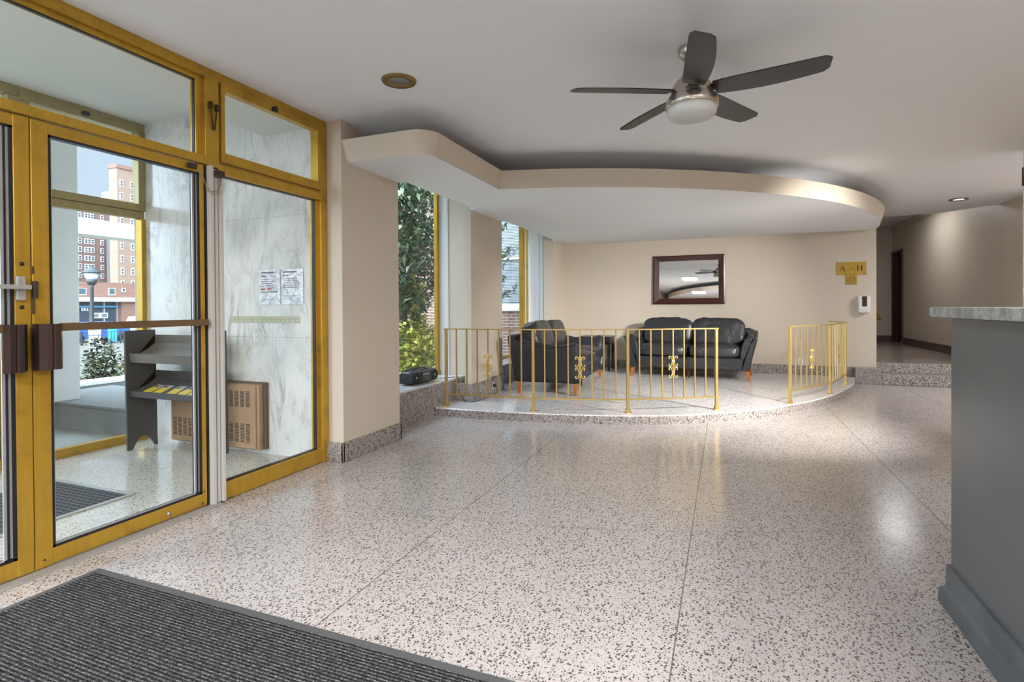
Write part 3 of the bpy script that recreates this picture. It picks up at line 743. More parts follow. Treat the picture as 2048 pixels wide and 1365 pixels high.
lk(M_M2, ramp(M_M2, mth(M_M2, 'ADD', v1, mth(M_M2, 'MULTIPLY', v2, 0.7)), [(0.0, (0.015, 0.016, 0.018)), (0.7, (0.10, 0.11, 0.12))]), bs(M_M2).inputs['Base Color'])
MB().box(0.2, 3.63, 0.001, 2.30, 4.45, 0.008).build('mat_field', M_M2, t)
b = MB(); b.box(2.30, 3.60, 0.0005, 2.335, 4.48, 0.010).box(0.2, 4.45, 0.0005, 2.30, 4.48, 0.010).box(0.2, 3.60, 0.0005, 2.30, 3.63, 0.010)
b.build('steel_frame', M_ALU, t)

# ================================================================== RAILINGS
POSTS = [(5.377, 2.955), (5.411, 1.916), (5.673, .954), (6.158, .09), (6.848, -.686), (7.746, -1.227), (8.687, -1.565)]
ZT, ZL = 0.972, 0.235
def scroll(mb, P, tdir):
    """wrought double scroll ornament on a picket at P (x, y), spread along tdir"""
    def pt(s, z): return Vector((P[0] + tdir.x * s, P[1] + tdir.y * s, z))
    for sgn in (-1, 1):
        for zc, up in ((0.668, 1), (0.590, -1), (0.548, 1), (0.470, -1)):
            pts = []
            # stem leaving the picket, then curling outward
            for k in range(24):
                u = k / 23; a = u * 1.55 * PI
                r = 0.0185 * (1 - 0.62 * u)
                s = 0.038 - r * math.cos(a) ; z = zc + up * r * math.sin(a)
                pts.append(pt(sgn * s, z))
            st = [pt(sgn * 0.007, zc - up * 0.042), pt(sgn * 0.012, zc - up * 0.022), pt(sgn * 0.016, zc - up * 0.010)]
            rs = [0.0062] * 3 + [0.0064] * 18 + [0.0070, 0.0078, 0.0082, 0.007, 0.006, 0.004]
            mb.tube(st + pts, rs[:len(st) + len(pts)], 7)
    for z in (0.628, 0.512):
        mb.bbox(-0.016, -0.009, z - 0.008, 0.016, 0.009, z + 0.008, 0.003, Matrix.Translation((P[0], P[1], 0)) @ Matrix.Rotation(math.atan2(tdir.y, tdir.x), 4, 'Z'))
    mb.tube([pt(0, 0.44), pt(0, 0.46), pt(0, 0.53), pt(0, 0.57), pt(0, 0.61), pt(0, 0.68), pt(0, 0.70)], [0.007, 0.011, 0.0085, 0.015, 0.0085, 0.011, 0.007], 8)
def railing(idx, label, group, ends):
    P = [POSTS[i] for i in idx]
    t = thing('brass_railing', label, 'railing', (P[0][0], P[0][1], HP), group)
    path = catmull([Vector((x, y, 0)) for x, y in P], 16)
    a, b_ = ends
    d0 = (path[0] - path[1]).normalized(); d1_ = (path[-1] - path[-2]).normalized()
    top = [path[0] + d0 * a] + path + ([path[-1] + d1_ * b_] if b_ < 0.1 else [path[-1] + d1_ * 0.02, path[-1] + Vector((0.16, 0.03, 0)), path[-1] + Vector((0.45, 0.12, 0))])
    up = MB().strip([p + Vector((0, 0, ZT)) for p in top], 0.021, 0.006)
    up.build('handrail', M_BRASS, t)
    MB().strip([p + Vector((0, 0, ZL)) for p in path], 0.007, 0.008).build('lower_rail', M_BRASS, t)
    for x, y in P:
        i = min(range(len(path)), key=lambda k: (path[k] - Vector((x, y, 0))).length)
        tv = (path[min(i + 1, len(path) - 1)] - path[max(i - 1, 0)]).normalized()
        M = Matrix.Translation((x, y, 0)) @ Matrix.Rotation(math.atan2(tv.y, tv.x), 4, 'Z')
        p = MB().bbox(-0.0145, -0.0145, HP + 0.03, 0.0145, 0.0145, ZT - 0.005, 0.003, M).build('post', M_BRASS, t); sub(p, t)
        q = MB(); n = 4
        rg = []
        for w, z in ((0.036, HP), (0.036, HP + 0.006), (0.021, HP + 0.009), (0.0195, HP + 0.042), (0.0155, HP + 0.045)):
            rg.append([M @ Vector((sx_ * w, sy_ * w, z)) for sx_, sy_ in ((-1, -1), (1, -1), (1, 1), (-1, 1))])
        q.loft(rg, True, True, False); q.build('foot_plate', M_BRASS, p)
    for s in range(len(P) - 1):
        seg = path[s * 16:(s + 1) * 16 + 1]; L = [0]
        for k in range(16): L.append(L[-1] + (seg[k + 1] - seg[k]).length)
        for k in range(1, 8):
            d = L[-1] * k / 8
            j = max(i for i in range(17) if L[i] <= d); j = min(j, 15)
            p = seg[j].lerp(seg[j + 1], (d - L[j]) / (L[j + 1] - L[j])); tv = (seg[j + 1] - seg[j]).normalized()
            M = Matrix.Translation((p.x, p.y, 0)) @ Matrix.Rotation(math.atan2(tv.y, tv.x), 4, 'Z')
            o = MB().box(-0.0065, -0.0065, ZL, 0.0065, 0.0065, ZT - 0.004, M).build('picket', M_BRASS, t)
            if k == 4:
                m_ = MB(); scroll(m_, (p.x, p.y), tv); m_.build('scroll_ornament', M_BRASS, t)
    return t
railing([0, 1, 2, 3], 'long curved brass railing with three scroll ornaments on the platform edge', 'brass railings on the platform', (0.02, 0.02))
railing([4, 5, 6], 'short curved brass railing with two scrolls right of the platform opening', 'brass railings on the platform', (0.02, 0.2))

# ================================================================== SOFAS
M_LEATH = mat('black_leather', (0.022, 0.0235, 0.026), 0.36, spec=0.5)
P = nd(M_LEATH, 'ShaderNodeTexCoord').outputs['Object']
n1 = noise_t(M_LEATH, P, 7, 4, 0.55, 0.8); n2 = noise_t(M_LEATH, P, 160, 2)
bump(M_LEATH, mth(M_LEATH, 'ADD', n1.outputs[0], mth(M_LEATH, 'MULTIPLY', n2.outputs[0], 0.05)), 0.6, 0.03)
rr = nd(M_LEATH, 'ShaderNodeMapRange'); lk(M_LEATH, noise_t(M_LEATH, P, 3, 3).outputs[0], rr.inputs[0]); rr.inputs['To Min'].default_value = 0.22; rr.inputs['To Max'].default_value = 0.42
lk(M_LEATH, rr.outputs[0], bs(M_LEATH).inputs['Roughness'])
M_LEGW = brushed('orange_wood', (0.40, 0.125, 0.022), 0.3, 0.0, (0.3, 0.06, 0.01), 0.3)
def cushion(mb, c, s, e1=0.35, e2=0.35, puff=0.0, rot=None, seed=0, wr=0.006, taper=0.0, nu=40, nv=24):
    def sp(w, m_): return math.copysign(abs(w) ** m_, w)
    rings = []
    for i in range(nv + 1):
        v = -PI / 2 + PI * i / nv; ring = []
        for j in range(nu):
            u = 2 * PI * j / nu
            x = sp(math.cos(v), e1) * sp(math.cos(u), e2); y = sp(math.cos(v), e1) * sp(math.sin(u), e2); z = sp(math.sin(v), e1)
            q = Vector((x, y, z))
            px_, py_, pz_ = x * s[0], y * s[1], z * s[2]
            pz_ += puff * (1 - x * x) * (1 if z > 0 else 0.2) * z
            px_ *= 1 + taper * z
            nz = noise.noise(Vector((px_ * 5 + seed, py_ * 5, pz_ * 5))) * wr * 2 + noise.noise(Vector((px_ * 16 + seed, py_ * 16, pz_ * 16))) * wr
            p = Vector((px_, py_, pz_)) + q.normalized() * nz
            if rot: p = rot @ p
            ring.append(p + Vector(c))
        rings.append(ring)
    mb.loft(rings, False, True, True)
def loveseat():
    t = thing('loveseat', '', 'sofa', (0, 0, 0), local=True)
    # base box
    b = MB(); b.bbox(-0.79, -0.39, 0.155, 0.79, 0.40, 0.33, 0.02); b.build('base', M_LEATH, t)
    # backrest frame
    bk = MB(); rg = []
    for z, y0, y1, w in ((0.17, 0.33, 0.42, 0.80), (0.40, 0.37, 0.47, 0.86), (0.62, 0.42, 0.52, 0.90), (0.73, 0.445, 0.535, 0.885), (0.755, 0.46, 0.52, 0.86)):
        rg.append([Vector((sx_ * w, y, z)) for sx_, y in ((-1, y0), (1, y0), (1, y1), (-1, y1))])
    bk.loft(rg, True, True, False); bk.build('back_frame', M_LEATH, t)
    def armtop(u): return 0.66 - 0.292 * u + 0.377 * u * u
    for s in (-1, 1):
        # outer arm shell, flared outward, top edge dipping in the middle
        a = MB(); rg = []
        N = 18
        for k in range(N + 1):
            u = k / N; y = -0.415 + 0.86 * u
            zt = armtop(u)
            edge = 0.0
            if k == 0 or k == N: edge = 0.02
            bot, top = 0.872, 1.0 - 0.02 * u
            def X(z): return bot + (top - bot) * ((z - 0.15) / 0.52) ** 1.12
            zq = lambda z: y + 0.06 * u * u * (min(z, 0.6) - 0.15) / 0.5
            outer = [(X(z) - edge, z) for z in (0.152, 0.25, 0.36, 0.47, 0.56)] + [(X(min(zt - 0.03, .66)) - edge, zt - 0.03), (X(min(zt, .66)) - 0.022, zt - edge)]
            inn_ = [(X(min(zt, .66)) - 0.055, zt - 0.012 - edge), (X(0.54) - 0.075, 0.54), (X(0.40) - 0.085, 0.40), (X(0.25) - 0.095, 0.25), (X(0.16) - 0.095, 0.152)]
            rg.append([Vector((s * x, zq(z), z)) for x, z in outer + inn_])
        a.loft(rg, True, True, True); p = a.build('arm_shell', M_LEATH, t)
        # padded inner arm
        a = MB(); rg = []
        for k in range(N + 1):
            u = k / N; y = -0.405 + 0.80 * u
            zt = armtop(u) + 0.016
            e = 1.0 if 0 < k < N else 0.72
            pr = [(0.74, 0.26), (0.80, 0.28), (0.875, 0.48), (0.93, zt - 0.035), (0.915, zt), (0.865, zt + 0.012), (0.815, zt - 0.02), (0.765, 0.52), (0.735, 0.38)]
            cx_ = 0.82; cz_ = 0.5
            wv = 0.004 * math.sin(k * 2.3)
            rg.append([Vector((s * (cx_ + (x - cx_) * e + wv), y, cz_ + (z - cz_) * e + wv)) for x, z in pr])
        a.loft(rg, True, True, True); a.build('arm_pad', M_LEATH, t)
        # seat cushion
        a = MB(); cushion(a, (s * 0.378, -0.06, 0.425), (0.375, 0.40, 0.088), 0.42, 0.30, 0.03, None, 5 + s, 0.005); a.build('seat_cushion', M_LEATH, t)
        # back cushion
        a = MB(); R = Matrix.Rotation(-0.22, 3, 'X')
        cushion(a, (s * 0.395, 0.26, 0.685), (0.395, 0.125, 0.225), 0.42, 0.36, 0.015, R, 11 + 3 * s, 0.010, 0.02); a.build('back_cushion', M_LEATH, t)
    # piping seams
    a = MB()
    a.tube([(-0.77, -0.395, 0.335), (0.77, -0.395, 0.335)], 0.004, 6)
    a.tube([(0.0, -0.394, 0.16), (0.0, -0.394, 0.33)], 0.003, 6)
    a.build('seam', M_LEATH, t)
    for x, y in ((-0.865, -0.36), (0.865, -0.36), (-0.865, 0.385), (0.865, 0.385), (0.0, -0.25)):
        a = MB(); f = -1 if y < 0 else 1; sx_ = (x > 0) - (x < 0)
        w = 0.030 if x else 0.02
        rg = []
        for z, sc, dx in ((0.0, 0.55, 0.0), (0.06, 0.72, -0.008), (0.12, 1.05, -0.022), (0.158, 1.25, -0.035)):
            cx_ = x + sx_ * dx
            rg.append([Vector((cx_ + a_ * w * sc, y + b_ * w * sc * 0.8, z)) for a_, b_ in ((-1, -1), (1, -1), (1, 1), (-1, 1))])
        a.loft(rg, True, True, False); a.build('leg', M_LEGW if x else M_DARKW, t)
    return t
def dup(root, loc, rz, label):
    r = root.copy(); COL.objects.link(r); r.location = loc; r.rotation_euler = (0, 0, rz); r['label'] = label
    for c_ in list(root.children):
        d = c_.copy(); COL.objects.link(d); d.parent = r
        for g in c_.children:
            e = g.copy(); COL.objects.link(e); e.parent = d
    return r
s1 = loveseat(); s1.location = (7.375, 2.145, HP); s1.rotation_euler = (0, 0, math.radians(2.3))
s1['label'] = 'black leather loveseat by the window, seen from its side'; s1['group'] = 'black leather loveseats on the platform'
s2 = dup(s1, (9.02, 0.515, HP), math.radians(-94), 'black leather loveseat facing the room under the mirror')

# side table in the corner
def side_table():
    t = thing('side_table', 'small dark turned-leg side table in the corner between the two sofas', 'table', (9.28, 2.05, HP))
    M = mat('black_stained_wood', (0.02, 0.015, 0.018), 0.3)
    x0, x1, y0, y1 = 9.20, 9.62, 1.86, 2.36
    z1 = 0.69
    MB().bbox(x0 - 0.04, y0 - 0.04, z1 - 0.018, x1 + 0.04, y1 + 0.04, z1, 0.006).build('table_top', M, t)
    MB().bbox(x0 - 0.005, y0 - 0.005, z1 - 0.135, x1 + 0.005, y1 + 0.005, z1 - 0.018, 0.003).build('apron', M, t)
    for x in (x0 + 0.02, x1 - 0.02):
        for y in (y0 + 0.02, y1 - 0.02):
            pr = [(0.022, HP), (0.026, HP + 0.012), (0.026, HP + 0.03), (0.015, HP + 0.05), (0.022, HP + 0.062), (0.024, HP + 0.09), (0.016, HP + 0.12), (0.017, HP + 0.14), (0.026, HP + 0.33), (0.026, HP + 0.41), (0.014, HP + 0.425), (0.024, HP + 0.438), (0.018, HP + 0.45), (0.026, HP + 0.462)]
            MB().lathe(pr, (x, y, 0), 14).build('leg', M, t)
    MB().bbox(x0 + 0.01, y0 + 0.01, HP + 0.09, x1 - 0.01, y0 + 0.03, HP + 0.102, 0.003).bbox(x0 + 0.01, y0 + 0.01, HP + 0.09, x0 + 0.03, y1 - 0.01, HP + 0.102, 0.003).build('stretcher', M, t)
side_table()

# ================================================================== BACK WALL OBJECTS
def mirror():
    t = thing('wall_mirror', 'wide rectangular mirror in a dark mahogany frame above the sofa', 'mirror', (9.73, 0.585, 1.66))
    M = brushed('mahogany', (0.055, 0.012, 0.008), 0.25, 0.0, (0.02, 0.006, 0.004), 0.5, (1, 1, 1))
    y0, y1, z0, z1 = -0.003, 1.182, 1.250, 2.092; w = 0.105
    X = 9.745
    f = MB(); tilt = lambda z: 0.018 * (z1 - z) / (z1 - z0)
    for (ya, yb, za, zb2, ia, ib, ja, jb2) in ((y0, y1, z0, z0, y0 + w, y1 - w, z0 + w * .9, z0 + w * .9), (y1, y1, z0, z1, y1 - w, y1 - w, z0 + w * .9, z1 - w * .9), (y1, y0, z1, z1, y1 - w, y0 + w, z1 - w * .9, z1 - w * .9), (y0, y0, z1, z0, y0 + w, y0 + w, z1 - w * .9, z0 + w * .9)):
        A, B, C_, D = (ya, za), (yb, zb2), (ib, jb2), (ia, ja)
        if (ya, za) == (y0, z0): C_, D = (ib, jb2), (ia, ja)
        def ring(a, b):   # from outer point a to inner point b
            return [Vector((X - tilt(a[1]), a[0], a[1])), Vector((X - tilt(a[1]) - 0.030, a[0], a[1])), Vector((X - tilt(a[1]) - 0.036, a[0] * .8 + b[0] * .2, a[1] * .8 + b[1] * .2)), Vector((X - tilt(b[1]) - 0.016, b[0], b[1])), Vector((X - tilt(b[1]), b[0], b[1]))]
        f.loft([ring(A, D), ring(B, C_)], True, True, False)
    f.build('frame', M, t)
    g = MB(); a, b, c2, d = y0 + w - .004, y1 - w + .004, z0 + w * .9 - .004, z1 - w * .9 + .004
    g.add([(X - tilt(c2) - 0.008, a, c2), (X - tilt(c2) - 0.008, b, c2), (X - tilt(d) - 0.008, b, d), (X - tilt(d) - 0.008, a, d), (X - tilt(c2) - 0.002, a, c2), (X - tilt(c2) - 0.002, b, c2), (X - tilt(d) - 0.002, b, d), (X - tilt(d) - 0.002, a, d)],
          [(0, 1, 2, 3), (4, 7, 6, 5), (0, 4, 5, 1), (1, 5, 6, 2), (2, 6, 7, 3), (3, 7, 4, 0)])
    g.build('glass', mat('mirror_silver', (0.80, 0.82, 0.82), 0.01, 1.0), t)
mirror()

def poly_letters(mb, segs, X, yc, z0, h, mirror_x=True):
    """letters drawn from quads in a unit frame (u right, v up); u runs toward -Y on the back wall"""
    for q in segs:
        vs = [Vector((X, yc - u * h, z0 + v * h)) for u, v in q] + [Vector((X + 0.002, yc - u * h, z0 + v * h)) for u, v in q]
        n = len(q); mb.add(vs, [tuple(range(n)), tuple(reversed(range(n, 2 * n)))] + [(i, (i + 1) % n, n + (i + 1) % n, n + i) for i in range(n)])
LET_H = [[(-.40, 0), (-.24, 0), (-.24, 1), (-.40, 1)], [(.24, 0), (.40, 0), (.40, 1), (.24, 1)], [(-.24, .47), (.24, .47), (.24, .54), (-.24, .54)],
         [(-.50, 0), (-.14, 0), (-.14, .05), (-.50, .05)], [(-.50, .95), (-.14, .95), (-.14, 1), (-.50, 1)], [(.14, 0), (.50, 0), (.50, .05), (.14, .05)], [(.14, .95), (.50, .95), (.50, 1), (.14, 1)]]
LET_A = [[(-.42, .04), (-.35, .04), (.02, 1.0), (-.03, 1.0)], [(.24, .04), (.42, .04), (.04, 1.0), (-.04, .92)], [(-.24, .32), (.26, .32), (.24, .38), (-.22, .38)],
         [(-.52, 0), (-.22, 0), (-.22, .05), (-.52, .05)], [(.12, 0), (.54, 0), (.54, .05), (.12, .05)]]
LET_K = [[(-.40, 0), (-.24, 0), (-.24, 1), (-.40, 1)], [(-.24, .42), (-.18, .38), (.34, .96), (.24, .98)], [(-.12, .48), (.0, .60), (.44, .02), (.24, .02)], [(-.50, 0), (-.14, 0), (-.14, .05), (-.50, .05)], [(-.50, .95), (-.14, .95), (-.14, 1), (-.50, 1)], [(.12, 0), (.52, 0), (.52, .05), (.12, .05)], [(.12, .95), (.45, .95), (.45, 1), (.12, 1)]]
M_INK = mat('engraved_black', (0.02, 0.012, 0.015), 0.5)
t = thing('wing_sign', 'brass wall plate reading A - H beside the hall opening', 'sign', (9.745, -1.835, 1.785))
MB().bbox(9.739, -2.037, 1.686, 9.749, -1.634, 1.884, 0.002).build('plate', M_BRASS2, t)
for seg_, yc_, zc_, h_ in ((LET_A, -1.716, 1.745, 0.085), (LET_H, -1.948, 1.748, 0.085), ([[(-.18, .40), (.18, .40), (.18, .50), (-.18, .50)]], -1.832, 1.745, 0.085)):
    b = MB(); poly_letters(b, seg_, 9.737, yc_, zc_, h_); b.build('letter', M_INK, t)
for y in (-2.027, -1.644):
    for z in (1.696, 1.874): MB().lathe([(0.0, 9.736), (0.004, 9.736), (0.004, 9.74)], (0, y, z), 8, 'x').build('screw', M_INK, t)
t = thing('emblem_plate', 'small square brass plate with an engraved round emblem under the A - H sign', 'sign', (9.745, -1.836, 1.607))
MB().bbox(9.739, -1.911, 1.533, 9.749, -1.761, 1.684, 0.002).build('plate', M_BRASS2, t)
b = MB()
def ringt(mb, X, yc, zc, r, w=0.0018, n=36, a0=0, a1=2 * PI):
    mb.tube([(X, yc - r * math.cos(a0 + (a1 - a0) * k / n), zc + r * math.sin(a0 + (a1 - a0) * k / n)) for k in range(n + 1)], w, 5)
ringt(b, 9.739, -1.836, 1.608, 0.060); ringt(b, 9.739, -1.825, 1.622, 0.016, 0.003, 20); ringt(b, 9.739, -1.850, 1.618, 0.026, 0.004, 16, -0.6, 1.6)
ringt(b, 9.739, -1.815, 1.618, 0.026, 0.002, 16, 1.4, 4.2); b.tube([(9.739, -1.79, 1.598), (9.739, -1.835, 1.59), (9.739, -1.88, 1.598)], 0.002, 5); b.tube([(9.739, -1.80, 1.576), (9.739, -1.835, 1.566), (9.739, -1.87, 1.576)], 0.002, 5)
b.build('emblem', M_INK, t)

t = thing('soap_dispenser', 'white wall sanitizer dispenser with a dark window by the wall end', 'dispenser', (9.70, -1.995, 1.22))
b = MB(); rg = []
for z, w, d in ((1.095, 0.070, 0.055), (1.10, 0.079, 0.075), (1.15, 0.083, 0.095), (1.25, 0.084, 0.10), (1.335, 0.084, 0.09), (1.350, 0.078, 0.075)):
    rg.append([Vector((9.75, -1.995 - w, z)), Vector((9.75 - d * .75, -1.995 - w, z)), Vector((9.75 - d, -1.995 - w * .8, z)), Vector((9.75 - d, -1.995 + w * .8, z)), Vector((9.75 - d * .75, -1.995 + w, z)), Vector((9.75, -1.995 + w, z))])
b.loft(rg, True, True, False); b.build('housing', M_WHITE, t)
MB().bbox(9.643, -2.026, 1.19, 9.655, -1.963, 1.345, 0.012).build('level_window', mat('brown_window', (0.06, 0.03, 0.015), 0.15), t)
MB().bbox(9.66, -2.01, 1.075, 9.73, -1.95, 1.097, 0.006).build('nozzle', M_ALU, t)

def outlet(name, loc, n, lab):
    t = thing(name, lab, 'outlet', loc)
    x, y, z = loc
    if n == 'x': MB().bbox(x - 0.006, y - 0.036, z - 0.057, x, y + 0.036, z + 0.057, 0.003).build('cover_plate', M_WHITE, t); MB().box(x - 0.008, y - 0.015, z - 0.034, x - 0.005, y + 0.015, z + 0.034).build('socket', M_ALU, t)
    return t
outlet('wall_outlet', (XB, -1.13, 0.295), 'x', 'white wall outlet above the base behind the short railing')
outlet('wall_outlet', (XB, 2.02, 0.305), 'x', 'white wall outlet behind the side table leg')

# boombox on the sill
def boombox():
    t = thing('boombox', 'black portable radio cassette player on the window sill', 'radio', (5.22, 3.22, 0.365), local=True, rz=math.radians(-4))
    Mb = mat('charcoal_plastic', (0.035, 0.042, 0.055), 0.35); Mg = mat('grille_black', (0.008, 0.009, 0.011), 0.55)
    b = MB(); rg = []
    for k in range(13):
        u = k / 12; x = -0.27 + 0.54 * u
        e = math.sqrt(max(0.0, 1 - abs(2 * u - 1) ** 5)) * 0.25 + 0.75
        w, h = 0.092 * e, 0.075 * e
        ring = []
        for j in range(20):
            a = 2 * PI * j / 20; c_, s_ = math.cos(a), math.sin(a)
            ring.append(Vector((x, math.copysign(abs(c_) ** 0.55, c_) * w, 0.080 + math.copysign(abs(s_) ** 0.55, s_) * h)))
        rg.append(ring)
    b.loft(rg, True, True, True); b.build('body', Mb, t)
    for x in (-0.175, 0.185):
        g = MB(); g.lathe([(0.060, 0.0), (0.058, -0.006), (0.045, -0.002), (0.0, 0.004)], (x, -0.090, 0.080), 24, 'y'); p = g.build('speaker', Mg, t); p['_wl'] = [0, 0, 0]
        MB().lathe([(0.014, -0.003), (0.010, -0.008), (0.0, -0.009)], (x, -0.090, 0.080), 14, 'y').build('speaker_cone', M_ALU, p)
    p = MB().bbox(-0.085, -0.099, 0.025, 0.085, -0.085, 0.135, 0.006).build('tape_deck', Mb, t); p['_wl'] = [0, 0, 0]
    MB().box(-0.055, -0.101, 0.045, 0.055, -0.098, 0.075).build('cassette_window', mat('smoky_window', (0.10, 0.10, 0.09), 0.1), p)
    MB().box(-0.06, -0.101, 0.098, 0.06, -0.098, 0.118).build('tuner_scale', mat('silver_scale', (0.35, 0.35, 0.33), 0.3), p)
    h = MB(); h.tube([(-0.2, 0.05, 0.13), (-0.19, 0.055, 0.158), (0.0, 0.055, 0.163), (0.19, 0.055, 0.158), (0.2, 0.05, 0.13)], 0.007, 8); h.build('handle', Mb, t)
    q = MB()
    for k in range(5): q.bbox(-0.03 + 0.028 * k, -0.05, 0.148, -0.008 + 0.028 * k, -0.03, 0.160, 0.002)
    q.build('button_row', Mg, t)
    q = MB(); q.lathe([(0.013, 0.145), (0.013, 0.163), (0.0, 0.164)], (-0.13, -0.02, 0), 14); q.build('knob', Mg, t); q = MB(); q.lathe([(0.010, 0.145), (0.010, 0.162), (0.0, 0.163)], (-0.09, -0.02, 0), 14)
    q.build('knob', Mg, t)
    return t
bbx = boombox()
cd = MB().tube(catmull([(5.46, 3.24, 0.40), (5.54, 3.24, 0.372), (5.62, 3.20, 0.369), (5.72, 3.10, 0.369), (5.80, 3.028, 0.368), (5.80, 3.018, 0.34), (5.70, 2.95, 0.20), (5.66, 2.86, 0.105), (5.70, 2.76, 0.10), (5.95, 2.74, 0.10), (6.15, 2.72, 0.10), (6.30, 2.73, 0.12), (6.335, 2.735, 0.17), (6.325, 2.752, 0.20)], 6), 0.0035, 6)
bi = (Matrix.Translation(bbx.location) @ Matrix.Rotation(bbx.rotation_euler.z, 4, 'Z')).inverted()
cd.v = [tuple(bi @ Vector(v)) for v in cd.v]
cd.build('power_cord', mat('black_cord', (0.01, 0.01, 0.012), 0.5), bbx)
t = thing('power_adapter', 'small black plug and socket at the foot of the middle pillar', 'adapter', (6.32, 2.785, 0.205))
MB().bbox(6.285, 2.782, 0.15, 6.355, 2.792, 0.255, 0.003).build('socket_plate', mat('grey_plate', (0.42, 0.43, 0.42), 0.4), t)
MB().bbox(6.30, 2.755, 0.185, 6.345, 2.785, 0.225, 0.006).build('plug', M_BLACK, t)
# wiring line over the pillar base
cd = MB().tube([(6.30, 2.787, 0.255), (6.30, 2.787, 0.312), (6.70, 2.79, 0.312), (6.72, 2.80, 0.27)], 0.004, 6)
tag(cd.build('wall_cable', mat('dark_cable', (0.03, 0.03, 0.032), 0.5)), 'dark cable running along the top of the middle pillar base', 'cable')

# ================================================================== CEILING THINGS
def downlight(loc, label, ringm, lit):
    x, y = loc
    t = thing('downlight', label, 'ceiling light', (x, y, ZC), 'recessed ceiling lights')
    MB().lathe([(0.066, ZC - 0.001), (0.070, ZC - 0.010), (0.108, ZC - 0.012), (0.113, ZC - 0.001)], (x, y, 0), 40, 'z', False).build('trim_ring', ringm, t)
    if lit: MB().lathe([(0.0, ZC - 0.006), (0.066, ZC - 0.004), (0.067, ZC - 0.002)], (x, y, 0), 32, 'z', False).build('lens', mat('lit_lens', (1, 1, 1), 0.4, emit=(1.0, 0.96, 0.9), estr=2.2), t)
    else:
        m_ = MB()
        m_.lathe([(0.068, ZC - 0.004), (0.062, ZC - 0.003), (0.060, ZC - 0.005), (0.050, ZC - 0.002), (0.046, ZC - 0.005), (0.036, ZC - 0.002), (0.032, ZC - 0.005), (0.02, ZC - 0.002), (0.012, ZC - 0.005), (0.0, ZC - 0.005)], (x, y, 0), 40, 'z', False)
        m_.build('lens', mat('grey_lens', (0.22, 0.22, 0.21), 0.2), t)
downlight((2.985, 1.975), 'round brass-rimmed unlit ceiling downlight near the entrance', brushed('brass_ring', (0.30, 0.20, 0.06), 0.35, 0.7), False)
downlight((9.40, -3.08), 'lit white recessed ceiling downlight near the hall', mat('dark_ring', (0.12, 0.11, 0.10), 0.4), True)
WHERE = ['above the entrance mat', 'behind the reception counter', 'under the far soffit on the door side', 'under the far soffit on the counter side', 'deepest under the far soffit', 'over the reception counter',
         'in the side lobby before the hall steps', 'on the higher hall ceiling']
for i, (x, y, z, e) in enumerate(FILL_PANELS):  # housings for the added fill panels
    t = thing('ceiling_fill_panel', 'flat white rectangular fill lamp added ' + WHERE[i], 'ceiling light', (x, y, z), 'added fill panels')
    MB().bbox(x - 0.58, y - 0.28, z - 0.028, x + 0.58, y + 0.28, z - 0.001, 0.004).build('housing', M_WHITE, t)

for k, (p_, q_, e) in enumerate(FILL_SPOTS):  # lamp bodies built around the added fill lights
    t = thing('wall_fill_lamp', ('first', 'second')[k] + ' round shaded fill lamp added on the yellow wall', 'wall lamp', (p_[0], -2.72, 2.2), 'added fill lamps on the yellow wall')
    dv = (Vector(q_) - Vector(p_)).normalized(); c0 = Vector(p_) - dv * 0.02
    R = Matrix.Translation(c0) @ dv.to_track_quat('Z', 'Y').to_matrix().to_4x4()
    sh = MB().lathe([(0.06, -0.10), (0.17, -0.06), (0.19, 0.0), (0.185, 0.0), (0.165, -0.055), (0.055, -0.092)], (0, 0, 0), 32); sh.v = [tuple(R @ Vector(v)) for v in sh.v]; sh.build('shade', M_WHITE, t)
    MB().tube([(p_[0], -2.72, 2.2), tuple(c0 - dv * 0.09)], 0.012, 8).build('arm', M_NICKEL, t)

